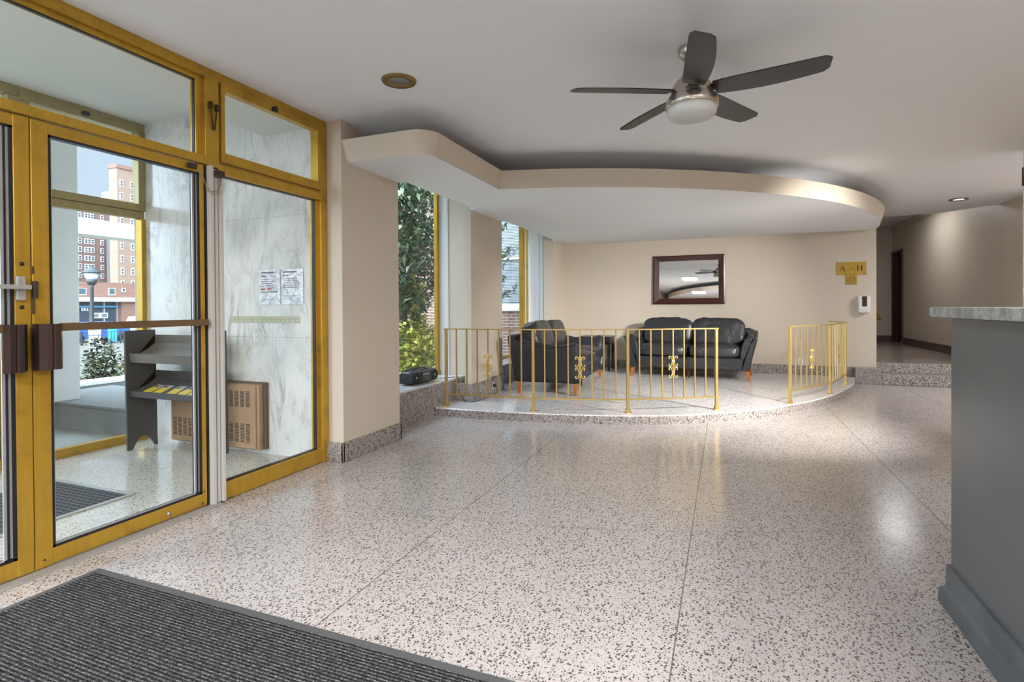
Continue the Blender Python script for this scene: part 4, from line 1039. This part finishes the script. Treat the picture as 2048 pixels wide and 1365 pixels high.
def fan():
    C = Vector((3.26, 0.175, 0))
    t = thing('ceiling_fan', 'ceiling fan with five dark blades and a frosted light bowl', 'fan', (3.26, 0.175, ZC))
    MB().lathe([(0.0, ZC - 0.001), (0.075, ZC - 0.001), (0.078, ZC - 0.015), (0.072, ZC - 0.035), (0.052, ZC - 0.062), (0.026, ZC - 0.072), (0.0, ZC - 0.072)], C, 36).build('canopy', M_NICKEL, t)
    MB().lathe([(0.013, ZC - 0.07), (0.013, 2.53)], C, 16).build('downrod', M_NICKEL, t)
    MB().lathe([(0.02, 2.565), (0.035, 2.56), (0.055, 2.545), (0.095, 2.505), (0.112, 2.475), (0.120, 2.44), (0.124, 2.425), (0.124, 2.41), (0.112, 2.405)], C, 48).build('motor_housing', M_NICKEL, t)
    MB().lathe([(0.120, 2.43), (0.135, 2.418), (0.141, 2.405), (0.146, 2.388), (0.147, 2.362), (0.142, 2.36), (0.0, 2.362)], C, 48).build('light_fitter', M_NICKEL, t)
    MB().lathe([(0.137, 2.363), (0.138, 2.340), (0.134, 2.322), (0.118, 2.306), (0.09, 2.298), (0.05, 2.294), (0.0, 2.293)], C, 48).build('light_bowl', mat('frosted_glass', (0.62, 0.63, 0.60), 0.35, spec=0.4), t)
    Mb = brushed('black_brown_blade', (0.028, 0.027, 0.026), 0.32, 0.0, (0.05, 0.045, 0.04), 0.4, (1, 1, 1))
    Mh = mat('dark_bracket', (0.05, 0.022, 0.012), 0.35, 0.3)
    for ang_ in (-101, -29, 43, 115, 187):
        R = Matrix.Translation(C + Vector((0, 0, 2.452))) @ Matrix.Rotation(math.radians(ang_), 4, 'Z') @ Matrix.Rotation(math.radians(-13), 4, 'X')
        top, bot = [], []
        N = 22
        for k in range(N + 1):
            u = k / N; r = 0.125 + 0.56 * u
            w = 0.056 + 0.017 * math.sin(PI * min(1, u / 1.1) ** 0.8)
            if u > 0.93: w *= math.sqrt(max(0.02, 1 - ((u - 0.93) / 0.0715) ** 2)) * 0.5 + 0.5
            off = 0.012 * math.sin(PI * u)
            top.append((r, off + w)); bot.append((r + 0.015 * (u > 0.9), off - w))
        pl_ = top + bot[::-1]
        o = MB().prism(pl_, -0.004, 0.004, R).build('blade', Mb, t); sub(o, t)
        h = MB(); h.prism([(0.085, 0.022), (0.15, 0.04), (0.19, 0.035), (0.215, 0.0), (0.19, -0.035), (0.15, -0.04), (0.085, -0.022)], 0.0045, 0.009, R)
        h.build('blade_iron', Mh, o)
fan()

# ================================================================== COUNTER
M_CTR = mat('grey_laminate_front', (0.125, 0.126, 0.13), 0.33, spec=0.45)
nn = noise_t(M_CTR, pos(M_CTR), 1.6, 4); lk(M_CTR, ramp(M_CTR, nn.outputs[0], [(0.3, (0.095, 0.096, 0.10)), (0.7, (0.128, 0.129, 0.134))]), bs(M_CTR).inputs['Base Color'])
nn2 = noise_t(M_CTR, pos(M_CTR), 220, 2); bump(M_CTR, nn2.outputs[0], 0.08, 0.002)
M_CBASE = brushed('grey_vinyl_base', (0.085, 0.095, 0.105), 0.35, 0.0, (0.22, 0.25, 0.27), 0.35, (1, 1, 1))
YC = -0.845
t = thing('reception_counter', 'tall dark grey laminate reception counter at the right edge', 'counter', (1.4, -1.1, 0))
MB().bbox(0.15, YC - 0.55, 0.0, 2.655, YC, 1.165, 0.003).build('body', M_CTR, t)
b = MB()
prof = [(0.0, 0.165), (0.012, 0.163), (0.014, 0.075), (0.022, 0.062), (0.032, 0.055), (0.034, 0.0), (0.0, 0.0)]
ra = [Vector((0.12, YC + d, z)) for d, z in prof]; rb_ = [Vector((2.655 + d, YC + d, z)) for d, z in prof]; rc_ = [Vector((2.655 + d, YC - 0.56, z)) for d, z in prof]
b.loft([ra, rb_, rc_], True, True, False); b.build('skirting', M_CBASE, t)
M_STONE = mat('grey_stone_top', (0.30, 0.30, 0.28), 0.4)
nn = noise_t(M_STONE, pos(M_STONE), 26, 5, 0.7); lk(M_STONE, ramp(M_STONE, nn.outputs[0], [(0.35, (0.17, 0.175, 0.165)), (0.52, (0.30, 0.30, 0.28)), (0.7, (0.50, 0.49, 0.46))]), bs(M_STONE).inputs['Base Color'])
o = MB().bbox(0.10, YC - 0.62, 1.167, 2.715, YC + 0.055, 1.207, 0.006).build('countertop', M_STONE)
tag(o, 'mottled grey stone slab lying on top of the reception counter', 'countertop')

# sign on the yellow wall
t = thing('wing_sign', 'dark brown sign with a pale letter on the yellow wall, cut by the frame', 'sign', (6.55, -2.69, 2.5))
MB().bbox(5.95, -2.715, 2.365, 6.70, -2.692, 2.545, 0.003).build('plate', mat('dark_brown_sign', (0.03, 0.015, 0.01), 0.35), t)
b = MB()
for q in LET_K:
    vs = [Vector((6.60 - (u + .5) * 0.115, -2.690, 2.402 + v * 0.11)) for u, v in q] + [Vector((6.60 - (u + .5) * 0.115, -2.6925, 2.402 + v * 0.11)) for u, v in q]
    n = len(q); b.add(vs, [tuple(range(n)), tuple(reversed(range(n, 2 * n)))] + [(i, (i + 1) % n, n + (i + 1) % n, n + i) for i in range(n)])
b.build('letter', mat('cream_letter', (0.70, 0.66, 0.42), 0.4), t)

# hall door and hand rail
d4 = thing('door_4', 'dark brown hall door standing ajar', None, (15.3, -3.8, 0.30), kind='structure')
f = MB().bbox(14.74, -3.96, 0.30, 14.80, -3.78, 2.50, 0.004).bbox(15.52, -3.96, 0.30, 15.60, -3.78, 2.50, 0.004).bbox(14.74, -3.96, 2.44, 15.60, -3.78, 2.50, 0.004)
f.build('door_frame', M_DARKW, d4)
R = Matrix.Translation((15.52, -3.93, 0)) @ Matrix.Rotation(math.radians(-142), 4, 'Z')
o = MB().box(0.0, -0.02, 0.31, 0.72, 0.02, 2.43, R).build('door_leaf', mat('black_door', (0.012, 0.008, 0.007), 0.3), d4); sub(o, d4)
MB().bbox(14.80, -4.95, 0.31, 15.5, -4.9, 2.45, 0.01).build('inner_panel', paint('pale_grey_inner', (0.45, 0.47, 0.50), 0.5), d4)
t = thing('stair_handrail', 'brass hand rail end beyond the wall edge at the hall steps', 'handrail', (10.9, -2.3, 0.3))
MB().tube([(10.02, -2.08, 1.42), (10.5, -2.28, 1.22), (11.0, -2.50, 0.96)], 0.022, 10).build('rail', M_BRASS2, t)
MB().tube([(10.85, -2.15, 0.955), (11.02, -2.52, 0.955)], 0.016, 8).build('rail_return', M_BRASS2, t)
# ================================================================== OUTSIDE
M_CONC = paint('pale_concrete', (0.30, 0.295, 0.27), 0.8, 0.08)
M_CONCD = paint('grey_concrete', (0.20, 0.20, 0.185), 0.8, 0.15)
M_STUC = paint('white_stucco', (0.80, 0.80, 0.79), 0.8, 0.03)
struct('floor_patio', MB().box(-8, 5.14, -0.2, 3.40, 8.68, -0.01), M_CONC)
struct('floor_garden', MB().box(3.40, 3.62, -0.2, 10.72, 8.68, -0.02), paint('garden_soil', (0.40, 0.36, 0.28), 0.9, 0.2))
struct('floor_street', MB().box(-40, 8.68, -1.9, 190, 230, -1.2), paint('street_paving', (0.12, 0.11, 0.088), 0.9, 0.06))
o = MB().box(3.70, 6.9, -0.02, 10.7, 8.2, 0.02).build('lawn', paint('lawn_green', (0.08, 0.15, 0.03), 0.9, 0.4)); tag(o, 'strip of green lawn between the low wall and the path', 'grass', kind='stuff')
struct('floor_path', MB().box(3.72, 7.75, -0.01, 10.7, 8.66, 0.03), M_CONC)
M_LOWW = paint('weathered_concrete', (0.22, 0.22, 0.20), 0.8, 0.35)
lw = MB().box(3.40, 5.16, -0.01, 3.70, 6.9, 0.235); t = thing('low_wall', 'low weathered concrete wall running out from the vestibule glass', 'wall', (3.55, 6.0, 0))
lw.build('wall_body', M_LOWW, t); MB().bbox(3.385, 5.16, 0.235, 4.4, 7.2, 0.262, 0.004).build('coping', M_CONCD, t)
t = thing('curb_wall', 'low concrete curb with a pale top beyond the path', 'wall', (6, 8.8, 0))
MB().box(-6, 8.69, -1.2, 20, 9.05, 0.10).build('wall_body', M_CONCD, t); MB().bbox(-6, 8.68, 0.10, 20, 9.08, 0.145, 0.004).build('coping', paint('pale_cap', (0.66, 0.66, 0.65), 0.7), t)
t = thing('portico_column', 'thick square white porch column standing on the low wall', 'column', (3.2, 6.8, 0.26))
MB().bbox(2.75, 6.42, 0.262, 3.60, 7.3, 3.6, 0.01).build('shaft', M_STUC, t)
struct('trim_10', MB().box(3.398, 5.14, -0.01, 3.60, 5.215, 2.94).box(3.62, 6.60, 0.262, 3.70, 6.75, 2.45), M_STUC, label='white outer piers')
struct('ceiling_porch', MB().box(-0.8, 5.14, 3.1, 4.6, 6.35, 3.3), M_STUC)
struct('wall_sky_blocker', MB().box(0.3, 5.14, 0, 0.5, 8.6, 6.5), M_STUC)  # unseen wall added to keep side sky light off the vestibule marble
struct('wall_outer', MB().box(-8, 3.15, 2.95, 3.42, 5.14, 3.3).box(3.42, 3.60, 2.92, 9.75, 3.75, 3.3), M_STUC)
t = thing('pergola_beam', 'long white concrete beam seen beyond the porch column', 'beam', (7, 9.5, 2.4))
MB().bbox(2.0, 9.35, 2.44, 14, 9.65, 2.66, 0.01).build('beam', M_STUC, t); MB().bbox(2.0, 9.30, 2.40, 14, 9.70, 2.44, 0.005).build('drip_edge', paint('pale_edge', (0.62, 0.62, 0.56), 0.7), t)
MB().bbox(9.0, 9.38, -1.2, 9.3, 9.62, 2.4, 0.01).build('post', M_STUC, t); MB().bbox(2.2, 9.38, -1.2, 2.5, 9.62, 2.4, 0.01).build('post', M_STUC, t)

# brick wing with a blinded window
M_BRK = brick('garden_brick', (0.24, 0.125, 0.09), (0.17, 0.09, 0.07), (0.36, 0.32, 0.28), (1, 2))
bwing = MB().box(10.75, 3.75, -0.2, 11.2, 4.02, 5.6).box(10.75, 4.02, -0.2, 11.2, 5.2, 1.20).box(10.75, 4.02, 3.30, 11.2, 5.2, 5.6).box(10.75, 5.2, -0.2, 11.2, 9.6, 5.6).box(9.80, 3.44, -0.2, 10.75, 3.75, 5.6)
t = thing('brick_wing', 'red brick side of the building outside the lounge windows', 'building', (10.9, 6.0, 0))
bwing.build('brick_wall', M_BRK, t)
p = MB().bbox(10.72, 4.02, 1.22, 10.80, 4.09, 3.3, 0.004).bbox(10.72, 5.13, 1.22, 10.80, 5.2, 3.3, 0.004).bbox(10.72, 4.02, 1.22, 10.80, 5.2, 1.29, 0.004).bbox(10.72, 4.02, 3.2, 10.80, 5.2, 3.3, 0.004).bbox(10.74, 4.09, 2.24, 10.79, 5.13, 2.29, 0.004).build('window_frame', M_WFRAME, t); sub(p, t)
MB().box(10.80, 4.09, 1.29, 10.82, 5.13, 3.2).build('pane', mat('dark_pane', (0.05, 0.06, 0.065), 0.1), p)
bl = MB()
for k in range(56): bl.box(10.785, 4.10, 1.32 + k * 0.033, 10.797, 5.12, 1.342 + k * 0.033)
bl.build('blind', paint('white_blind', (0.30, 0.335, 0.34), 0.6), p)
MB().bbox(10.66, 3.98, 1.13, 10.80, 5.26, 1.22, 0.01).build('window_sill', paint('pale_sill', (0.62, 0.60, 0.52), 0.7), t)

# plants: leaves are small bent quads
def leafmat(name, c1, c2, c3):
    M = mat(name, c1, 0.55, spec=0.25)
    i = nd(M, 'ShaderNodeNewGeometry'); lk(M, ramp(M, i.outputs['Random Per Island'], [(0.1, c1), (0.55, c2), (0.95, c3)]), bs(M).inputs['Base Color'])
    return M
def leaves(mb, pts, L, Wd, rnd, droop=0.3):
    for p in pts:
        d = Vector((rnd.uniform(-1, 1), rnd.uniform(-1, 1), rnd.uniform(-0.7, 0.9))).normalized()
        s = d.cross(Vector((rnd.uniform(-.5, .5), rnd.uniform(-.5, .5), 1))).normalized(); n = s.cross(d)
        l = L * rnd.uniform(0.7, 1.25); w = Wd * rnd.uniform(0.8, 1.2)
        a, b_, c_, e = p, p + d * l * .4 + s * w, p + d * l * .4 - s * w, p + d * l - n * l * droop
        mid = p + d * l * .45 - n * w * .3
        mb.add([a, b_, e, mid], [(0, 1, 2, 3)]); mb.add([a, mid, e, c_], [(0, 1, 2, 3)])
def blob_pts(rnd, c, r, n, flat=1.0, shell=0.5):
    out = []
    while len(out) < n:
        v = Vector((rnd.uniform(-1, 1), rnd.uniform(-1, 1), rnd.uniform(-1, 1)))
        if shell < v.length < 1: out.append(Vector(c) + Vector((v.x * r[0], v.y * r[1], v.z * r[2])))
    return out
rnd = random.Random(11)
t = thing('evergreen_tree', 'tall glossy-leaved evergreen tree outside the nearer lounge window', 'tree', (7.4, 5.0, 0))
lv = MB()
for c, r, n in (((6.9, 4.75, 2.9), (.62, .55, .6), 900), ((7.35, 4.95, 3.4), (.6, .6, .5), 800), ((6.75, 4.6, 2.0), (.6, .55, .6), 900), ((7.4, 5.2, 2.4), (.5, .6, .7), 800), ((6.75, 4.6, 1.25), (.5, .5, .5), 650), ((7.3, 5.1, 1.5), (.5, .5, .5), 500), ((8.05, 4.95, 2.9), (.5, .45, .7), 800), ((8.0, 4.85, 1.9), (.5, .4, .7), 800), ((7.95, 5.0, 3.7), (.5, .4, .4), 400)):
    leaves(lv, blob_pts(rnd, c, r, n), 0.17, 0.032, rnd)
lv.build('foliage', leafmat('dark_glossy_leaf', (0.03, 0.065, 0.03), (0.09, 0.14, 0.06), (0.32, 0.36, 0.23)), t)
tr = MB()
for a, b_ in (((7.3, 5.0, -0.1), (6.9, 4.75, 3.0)), ((7.45, 5.05, -0.1), (7.5, 5.1, 3.3)), ((7.55, 4.95, -0.1), (7.75, 5.1, 2.9)), ((7.1, 4.9, 0.0), (6.75, 4.6, 2.1))):
    A, B = Vector(a), Vector(b_); tr.tube([A, A.lerp(B, .5) + Vector((.06, 0, 0)), B], [.07, .05, .02], 8)
tr.build('trunk', paint('grey_bark', (0.16, 0.13, 0.11), 0.9, 0.2), t)
t = thing('golden_shrub', 'bright yellow-green shrub low outside the nearer lounge window', 'shrub', (6.9, 4.5, 0))
lv = MB()
for c, r, n in (((6.45, 4.22, 0.55), (.5, .4, .52), 1100), ((7.2, 4.5, 0.55), (.55, .45, .5), 1100), ((7.9, 4.9, 0.5), (.5, .45, .5), 700), ((5.9, 4.1, .4), (.4, .35, .4), 500)):
    leaves(lv, blob_pts(rnd, c, r, n, shell=.35), 0.10, 0.024, rnd)
for x, y, h in ((6.85, 4.3, 1.75), (7.2, 4.45, 1.5), (7.55, 4.6, 1.65)):
    leaves(lv, [Vector((x + rnd.uniform(-.08, .08), y + rnd.uniform(-.08, .08), rnd.uniform(.8, h))) for _ in range(110)], 0.10, 0.022, rnd)
lv.build('foliage', leafmat('golden_leaf', (0.14, 0.20, 0.03), (0.42, 0.42, 0.07), (0.72, 0.62, 0.12)), t)
tr = MB()
for x, y in ((6.4, 4.25), (6.9, 4.35), (7.25, 4.5), (7.55, 4.6), (7.9, 4.9)): tr.tube([(x, y, -.05), (x + .02, y, .5), (x, y + .02, 1.2)], [.015, .012, .006], 6)
tr.build('stem', paint('olive_stem', (0.20, 0.18, 0.08), 0.8), t)
t = thing('olive_branch_shrub', 'sparse narrow-leaved branches in front of the brick wing window', 'shrub', (9.7, 4.2, 0))
lv = MB(); tr = MB()
for k in range(17):
    a = Vector((9.85, 4.22, 1.0 + 0.11 * k)); b_ = a + Vector((rnd.uniform(-.25, .2), rnd.uniform(-.38, .20), rnd.uniform(.0, .45)))
    tr.tube([a, a.lerp(b_, .5) + Vector((0, 0, .05)), b_], [.008, .006, .003], 5)
    leaves(lv, [a.lerp(b_, rnd.uniform(.25, 1.05)) for _ in range(26)], 0.12, 0.017, rnd, 0.1)
tr.tube([(9.88, 4.32, -.1), (9.84, 4.24, 1.3), (9.86, 4.22, 2.9)], [.03, .022, .012], 7)
lv.build('foliage', leafmat('olive_leaf', (0.03, 0.07, 0.035), (0.08, 0.14, 0.07), (0.25, 0.33, 0.22)), t); tr.build('stem', paint('shrub_bark', (0.12, 0.10, 0.08), 0.9), t)
def hedge(name, lab, c, r, n, m_):
    t = thing(name, lab, 'shrub', (c[0], c[1], -1.2)); lv = MB()
    leaves(lv, blob_pts(rnd, c, r, n, shell=.55), 0.12, 0.035, rnd); leaves(lv, blob_pts(rnd, (c[0], c[1], c[2] - r[2] * .3), (r[0] * .8, r[1] * .8, r[2] * .9), n // 2, shell=.2), 0.14, 0.05, rnd)
    lv.build('foliage', m_, t); MB().tube([(c[0], c[1], -1.2), (c[0], c[1], c[2])], .04, 6).build('stem', paint('hedge_stem', (0.12, 0.09, 0.06), 0.9), t)
M_YEW = leafmat('yew_leaf', (0.045, 0.04, 0.008), (0.14, 0.115, 0.022), (0.22, 0.155, 0.035))
hedge('round_bush', 'rounded olive-brown bush beyond the curb, left of the rack', (10.35, 15.2, -0.55), (.75, .75, .92), 3000, M_YEW)
hedge('upright_bush', 'dark upright bush beyond the curb beside the porch column', (8.9, 15.0, -0.45), (.42, .5, 1.0), 900, leafmat('dark_yew_leaf', (0.012, 0.02, 0.01), (0.04, 0.05, 0.02), (0.09, 0.09, 0.04)))

# lamp post and its parking signs
M_POST = mat('black_post', (0.035, 0.035, 0.038), 0.45)
lx, ly = 10.44, 18.0
t = thing('lamp_post', 'black street lamp post with a glass lantern outside the vestibule', 'lamp post', (lx, ly, -1.2))
MB().lathe([(0.09, -1.2), (0.09, -1.35), (0.055, -1.3), (0.05, 1.9), (0.07, 1.98)], (lx, ly, 0), 14).build('pole', M_POST, t)
MB().lathe([(0.07, 1.96), (0.13, 2.03), (0.15, 2.12), (0.13, 2.13)], (lx, ly, 0), 12).build('lantern_base', M_POST, t)
MB().lathe([(0.13, 2.13), (0.20, 2.33), (0.0, 2.33)], (lx, ly, 0), 12).build('lantern_glass', mat('lantern_glass', (0.6, 0.65, 0.68), 0.2), t)
MB().lathe([(0.26, 2.33), (0.24, 2.37), (0.13, 2.45), (0.05, 2.50), (0.02, 2.56), (0.0, 2.57)], (lx, ly, 0), 14).build('lantern_roof', M_POST, t)
def text(body, size, loc, rot, m_, parent, name='lettering', ext=0.002):
    cu = bpy.data.curves.new(name, 'FONT'); cu.body = body; cu.size = size; cu.extrude = ext; cu.align_x = 'CENTER'; cu.align_y = 'CENTER'
    tmp = bpy.data.objects.new('tmp_text', cu); COL.objects.link(tmp); bpy.context.view_layer.update()
    me = bpy.data.meshes.new_from_object(tmp.evaluated_get(bpy.context.evaluated_depsgraph_get())); me.materials.clear(); me.materials.append(m_)
    bpy.data.objects.remove(tmp, do_unlink=True); bpy.data.curves.remove(cu)
    o = bpy.data.objects.new(name, me); COL.objects.link(o)
    o.rotation_euler = rot
    if parent is not None:
        o.parent = parent; off = Vector(parent['_wl']) if parent.get('_wl') is not None else Vector((0, 0, 0)); o.location = Vector(loc) - off
    else: o.location = loc
    return o
M_SIGNW = mat('white_sign', (0.85, 0.85, 0.83), 0.5)
yaw = math.radians(30)
ys = ly - 0.12
t = thing('parking_sign', 'white parking only sign on the lamp post', 'sign', (lx, ys, 0.6))
MB().bbox(lx - 0.17, ys - 0.01, 0.45, lx + 0.17, ys + 0.01, 0.80, 0.003).build('plate', M_SIGNW, t)
text('PARKING', 0.085, (lx, ys - 0.013, 0.70), (PI / 2, 0, 0), M_INK, t); text('ONLY', 0.085, (lx, ys - 0.013, 0.58), (PI / 2, 0, 0), M_INK, t)
t = thing('notice_sign', 'white sign with small printed lines below the parking sign', 'sign', (lx, ys, 0.2))
MB().bbox(lx - 0.16, ys - 0.01, -0.08, lx + 0.16, ys + 0.01, 0.42, 0.003).build('plate', M_SIGNW, t)
for k in range(8): MB().box(lx - 0.11 + 0.02 * (k % 3), ys - 0.014, 0.34 - 0.05 * k, lx + 0.11 - 0.015 * (k % 2), ys - 0.011, 0.355 - 0.05 * k).build('printed_line', M_INK, t)

# street fence, cars, shops and towers
YFN = 40.0
t = thing('street_box', 'cyan box standing behind the iron fence', 'box', (25.2, 41.0, -1.2))
MB().bbox(24.95, 41.0, -1.2, 25.42, 41.3, -0.12, 0.02).build('body', mat('cyan_box', (0.04, 0.33, 0.55), 0.4), t)
MB().bbox(24.93, 40.98, -0.12, 25.44, 41.32, -0.07, 0.01).build('lid', mat('pale_lid', (0.4, 0.45, 0.5), 0.5), t)
t = thing('iron_fence', 'low black iron fence in front of the parked cars', 'fence', (24, YFN, -1.2))
b = MB()
for k in range(101): b.box(15 + k * 0.2, YFN, -1.45, 15.03 + k * 0.2, YFN + .02, -0.35)
b.build('bars', M_POST, t); b = MB()
b.box(15, YFN - .02, -0.38, 35, YFN + .04, -0.34).box(15, YFN - .02, -1.12, 35, YFN + .04, -1.08); b.build('rail', M_POST, t)
for k in range(9): MB().box(15 + k * 2.5, YFN - .03, -1.2, 15.08 + k * 2.5, YFN + .05, -0.28).build('fence_post', M_POST, t)
def car(lab, x, col, y=44.0, h=1.5):
    t = thing('car', lab, 'car', (x, y, -1.2), 'cars parked across the street')
    Mc = mat('car_paint', col, 0.25, coat=0.5)
    side = [(-2.2, 0.25), (-2.25, 0.75), (-1.9, 0.95), (-1.2, 1.0), (-0.75, h), (0.9, h), (1.5, 1.02), (2.15, 0.92), (2.25, 0.3)]
    b = MB(); rg = [[Vector((x + a, y + w, -1.2 + z)) for a, z in side] for w in (-0.85, 0.85)]; b.loft(rg, True, True, False); b.build('body', Mc, t)
    g = MB(); gl_ = [(-1.05, 1.03), (-0.68, h - .06), (0.84, h - .06), (1.3, 1.04)]
    for w in (-0.86, 0.86): g.loft([[Vector((x + a, y + w - .01, -1.2 + z)) for a, z in gl_], [Vector((x + a, y + w + .01, -1.2 + z)) for a, z in gl_]], True, True, False)
    g.build('side_window', mat('car_window', (0.02, 0.025, 0.03), 0.1), t)
    for a in (-1.35, 1.35):
        for w in (-0.86, 0.70): MB().lathe([(0.0, 0), (0.32, 0), (0.32, .16), (0.0, .16)], (x + a, y + w, -1.2 + 0.32), 18, 'y').build('wheel', M_BLACK, t)
car('blue car parked across the street behind the lamp post', 25.55, (0.035, 0.10, 0.36))
car('white car parked at the right across the street', 31.1, (0.5, 0.5, 0.5), 46.6, 1.8)

M_FARB = brick('far_brick', (0.27, 0.135, 0.095), (0.22, 0.11, 0.08), (0.28, 0.17, 0.13), (0, 2), 0.6, 0.2, 0.02)
M_FARB2 = brick('tower_brick', (0.21, 0.12, 0.10), (0.18, 0.105, 0.085), (0.22, 0.14, 0.12), (0, 2), 1.2, 0.4, 0.03)
M_FARB3 = brick('tower_brick_warm', (0.30, 0.19, 0.135), (0.26, 0.165, 0.12), (0.29, 0.20, 0.15), (0, 2), 1.2, 0.4, 0.03)
M_PANE = mat('far_pane', (0.07, 0.09, 0.10), 0.15); M_SH = mat('shop_dark', (0.04, 0.05, 0.065), 0.3)
YS = 50.0
def zf(y): return 1.22 + (627 - y) / 1069.2 * (YS * 1.0)   # not used for layout beyond this block
t = thing('shop_building', 'low brick shop building across the street with a blue-trimmed storefront', 'building', (32, YS, -1.2))
MB().box(16, YS, 2.25, 60, YS + 8, 3.55).box(31.4, YS, -1.2, 60, YS + 8, 2.25).box(16, YS + 1.2, -1.2, 60, YS + 8, 2.25).build('brick_wall', M_FARB, t)
MB().box(16, YS - .35, 1.88, 60, YS + .1, 2.25).build('sign_band', paint('pale_band', (0.40, 0.45, 0.48), 0.6), t)
p = MB().box(20, YS + .6, -1.2, 31.35, YS + .7, 1.9).build('storefront', M_SH, t); sub(p, t)
MB().box(20, YS + .3, 1.38, 31.35, YS + .6, 1.52).build('awning_bar', mat('blue_awning', (0.06, 0.22, 0.38), 0.5), t)
for x in (28.1, 29.12, 30.2, 31.28): MB().box(x, YS + .45, -1.2, x + .1, YS + .6, 1.9).build('mullion', M_ALU, p)
MB().box(29.2, YS + .4, 0.46, 30.5, YS + .58, 0.92).build('window_poster', M_SIGNW, t)
for x in (29.3, 29.98): MB().box(x, YS + .35, 0.53, x + .42, YS + .4, 0.85).build('poster_panel', mat('poster_grey', (0.16, 0.17, 0.16), 0.5), t)
text('ERS', 0.36, (28.62, YS + .3, 1.20), (PI / 2, 0, 0), M_SIGNW, t, ext=0.01)
for x0, x1, z0, z1 in ((28.0, 28.5, 2.50, 2.99), (30.35, 30.8, 2.53, 3.05), (31.46, 31.68, 2.80, 3.08)):
    p = MB().box(x0 - .06, YS - .06, z0 - .06, x1 + .06, YS + .02, z1 + .03).build('window', M_SIGNW, t); sub(p, t)
    MB().box(x0, YS - .08, z0, x1, YS - .05, z1).build('pane', M_PANE, p)
def tower(lab, x0, x1, y, z1, m_, cols, z0w, dz, nfl, ww, wh):
    t = thing('apartment_tower', lab, 'building', ((x0 + x1) / 2, y, -1.2))
    MB().box(x0, y, -1.2, x1, y + 3, z1).build('brick_wall', m_, t)
    MB().box(x0 - .2, y - .3, z1, x1 + .2, y + 3.2, z1 + .9).build('parapet', M_FARB, t)
    base = None
    for x, k_ in cols:
        for f_ in range(nfl):
            z = z0w + f_ * dz
            if base is None:
                fr = MB().box(x - ww / 2, y - .12, z, x + ww / 2, y + .02, z + wh).build('window', M_SIGNW, t); sub(fr, t)
                pn = MB().box(x - ww * .34, y - .18, z + wh * .12, x + ww * .34, y - .12, z + wh * .46).box(x - ww * .34, y - .18, z + wh * .54, x + ww * .34, y - .12, z + wh * .9).build('pane', M_PANE, fr)
                base = (fr, pn, x, z)
            else:
                a = base[0].copy(); COL.objects.link(a); a.location = base[0].location + Vector((x - base[2], 0, z - base[3]))
                b_ = base[1].copy(); COL.objects.link(b_); b_.parent = a
    return t
Y1, Y2 = 165.0, 140.0
def ux(px_, Y): # layout helper for the far blocks: bearing to metres
    s = (px_ - 1024) / 1069.2; d = CF + CR * s; return d.x / d.y * Y
def uz(px_, py_, Y):
    s = (px_ - 1024) / 1069.2; v = (CY_PX - py_) / 1069.2; d = CF + CR * s + CU * v; return 1.22 + d.z / d.y * Y
dz1 = uz(200, 479, Y1) - uz(200, 495.6, Y1)
tower('long dark brick apartment block in the distance with white windows', ux(60, Y1), ux(226, Y1), Y1, uz(200, 405, Y1), M_FARB2,
      [(ux(p_, Y1), 0) for p_ in (104, 122, 141, 161, 173.5, 180, 186.5, 205.5)], uz(200, 557, Y1), dz1, 8, (ux(208.8, Y1) - ux(202.5, Y1)), dz1 * .62)
dz2 = uz(250, 489, Y2) - uz(250, 514, Y2)
tower('tall warm brick apartment tower rising above the roofs', ux(237, Y2), ux(330, Y2), Y2, uz(245, 338, Y2), M_FARB3,
      [(ux(p_, Y2), 0) for p_ in (245.5, 266, 287)], uz(250, 575, Y2), dz2, 9, (ux(248.5, Y2) - ux(242.5, Y2)), dz2 * .55)
t = thing('pale_tower', 'pale block just left of the tall brick tower', 'building', (ux(225, 200), 200, -1.2))
MB().box(ux(221, 200), 200, -1.2, ux(233, 200), 204, uz(225, 384, 200)).build('block', paint('pale_green_render', (0.45, 0.50, 0.45), 0.8), t)
MB().box(ux(226.5, 164), 160, -1.2, ux(233, 160), 164, uz(225, 470, 160)).build('dark_gap', paint('dark_link', (0.16, 0.15, 0.16), 0.8), t)

for o in bpy.data.objects:
    if '_wl' in o: del o['_wl']
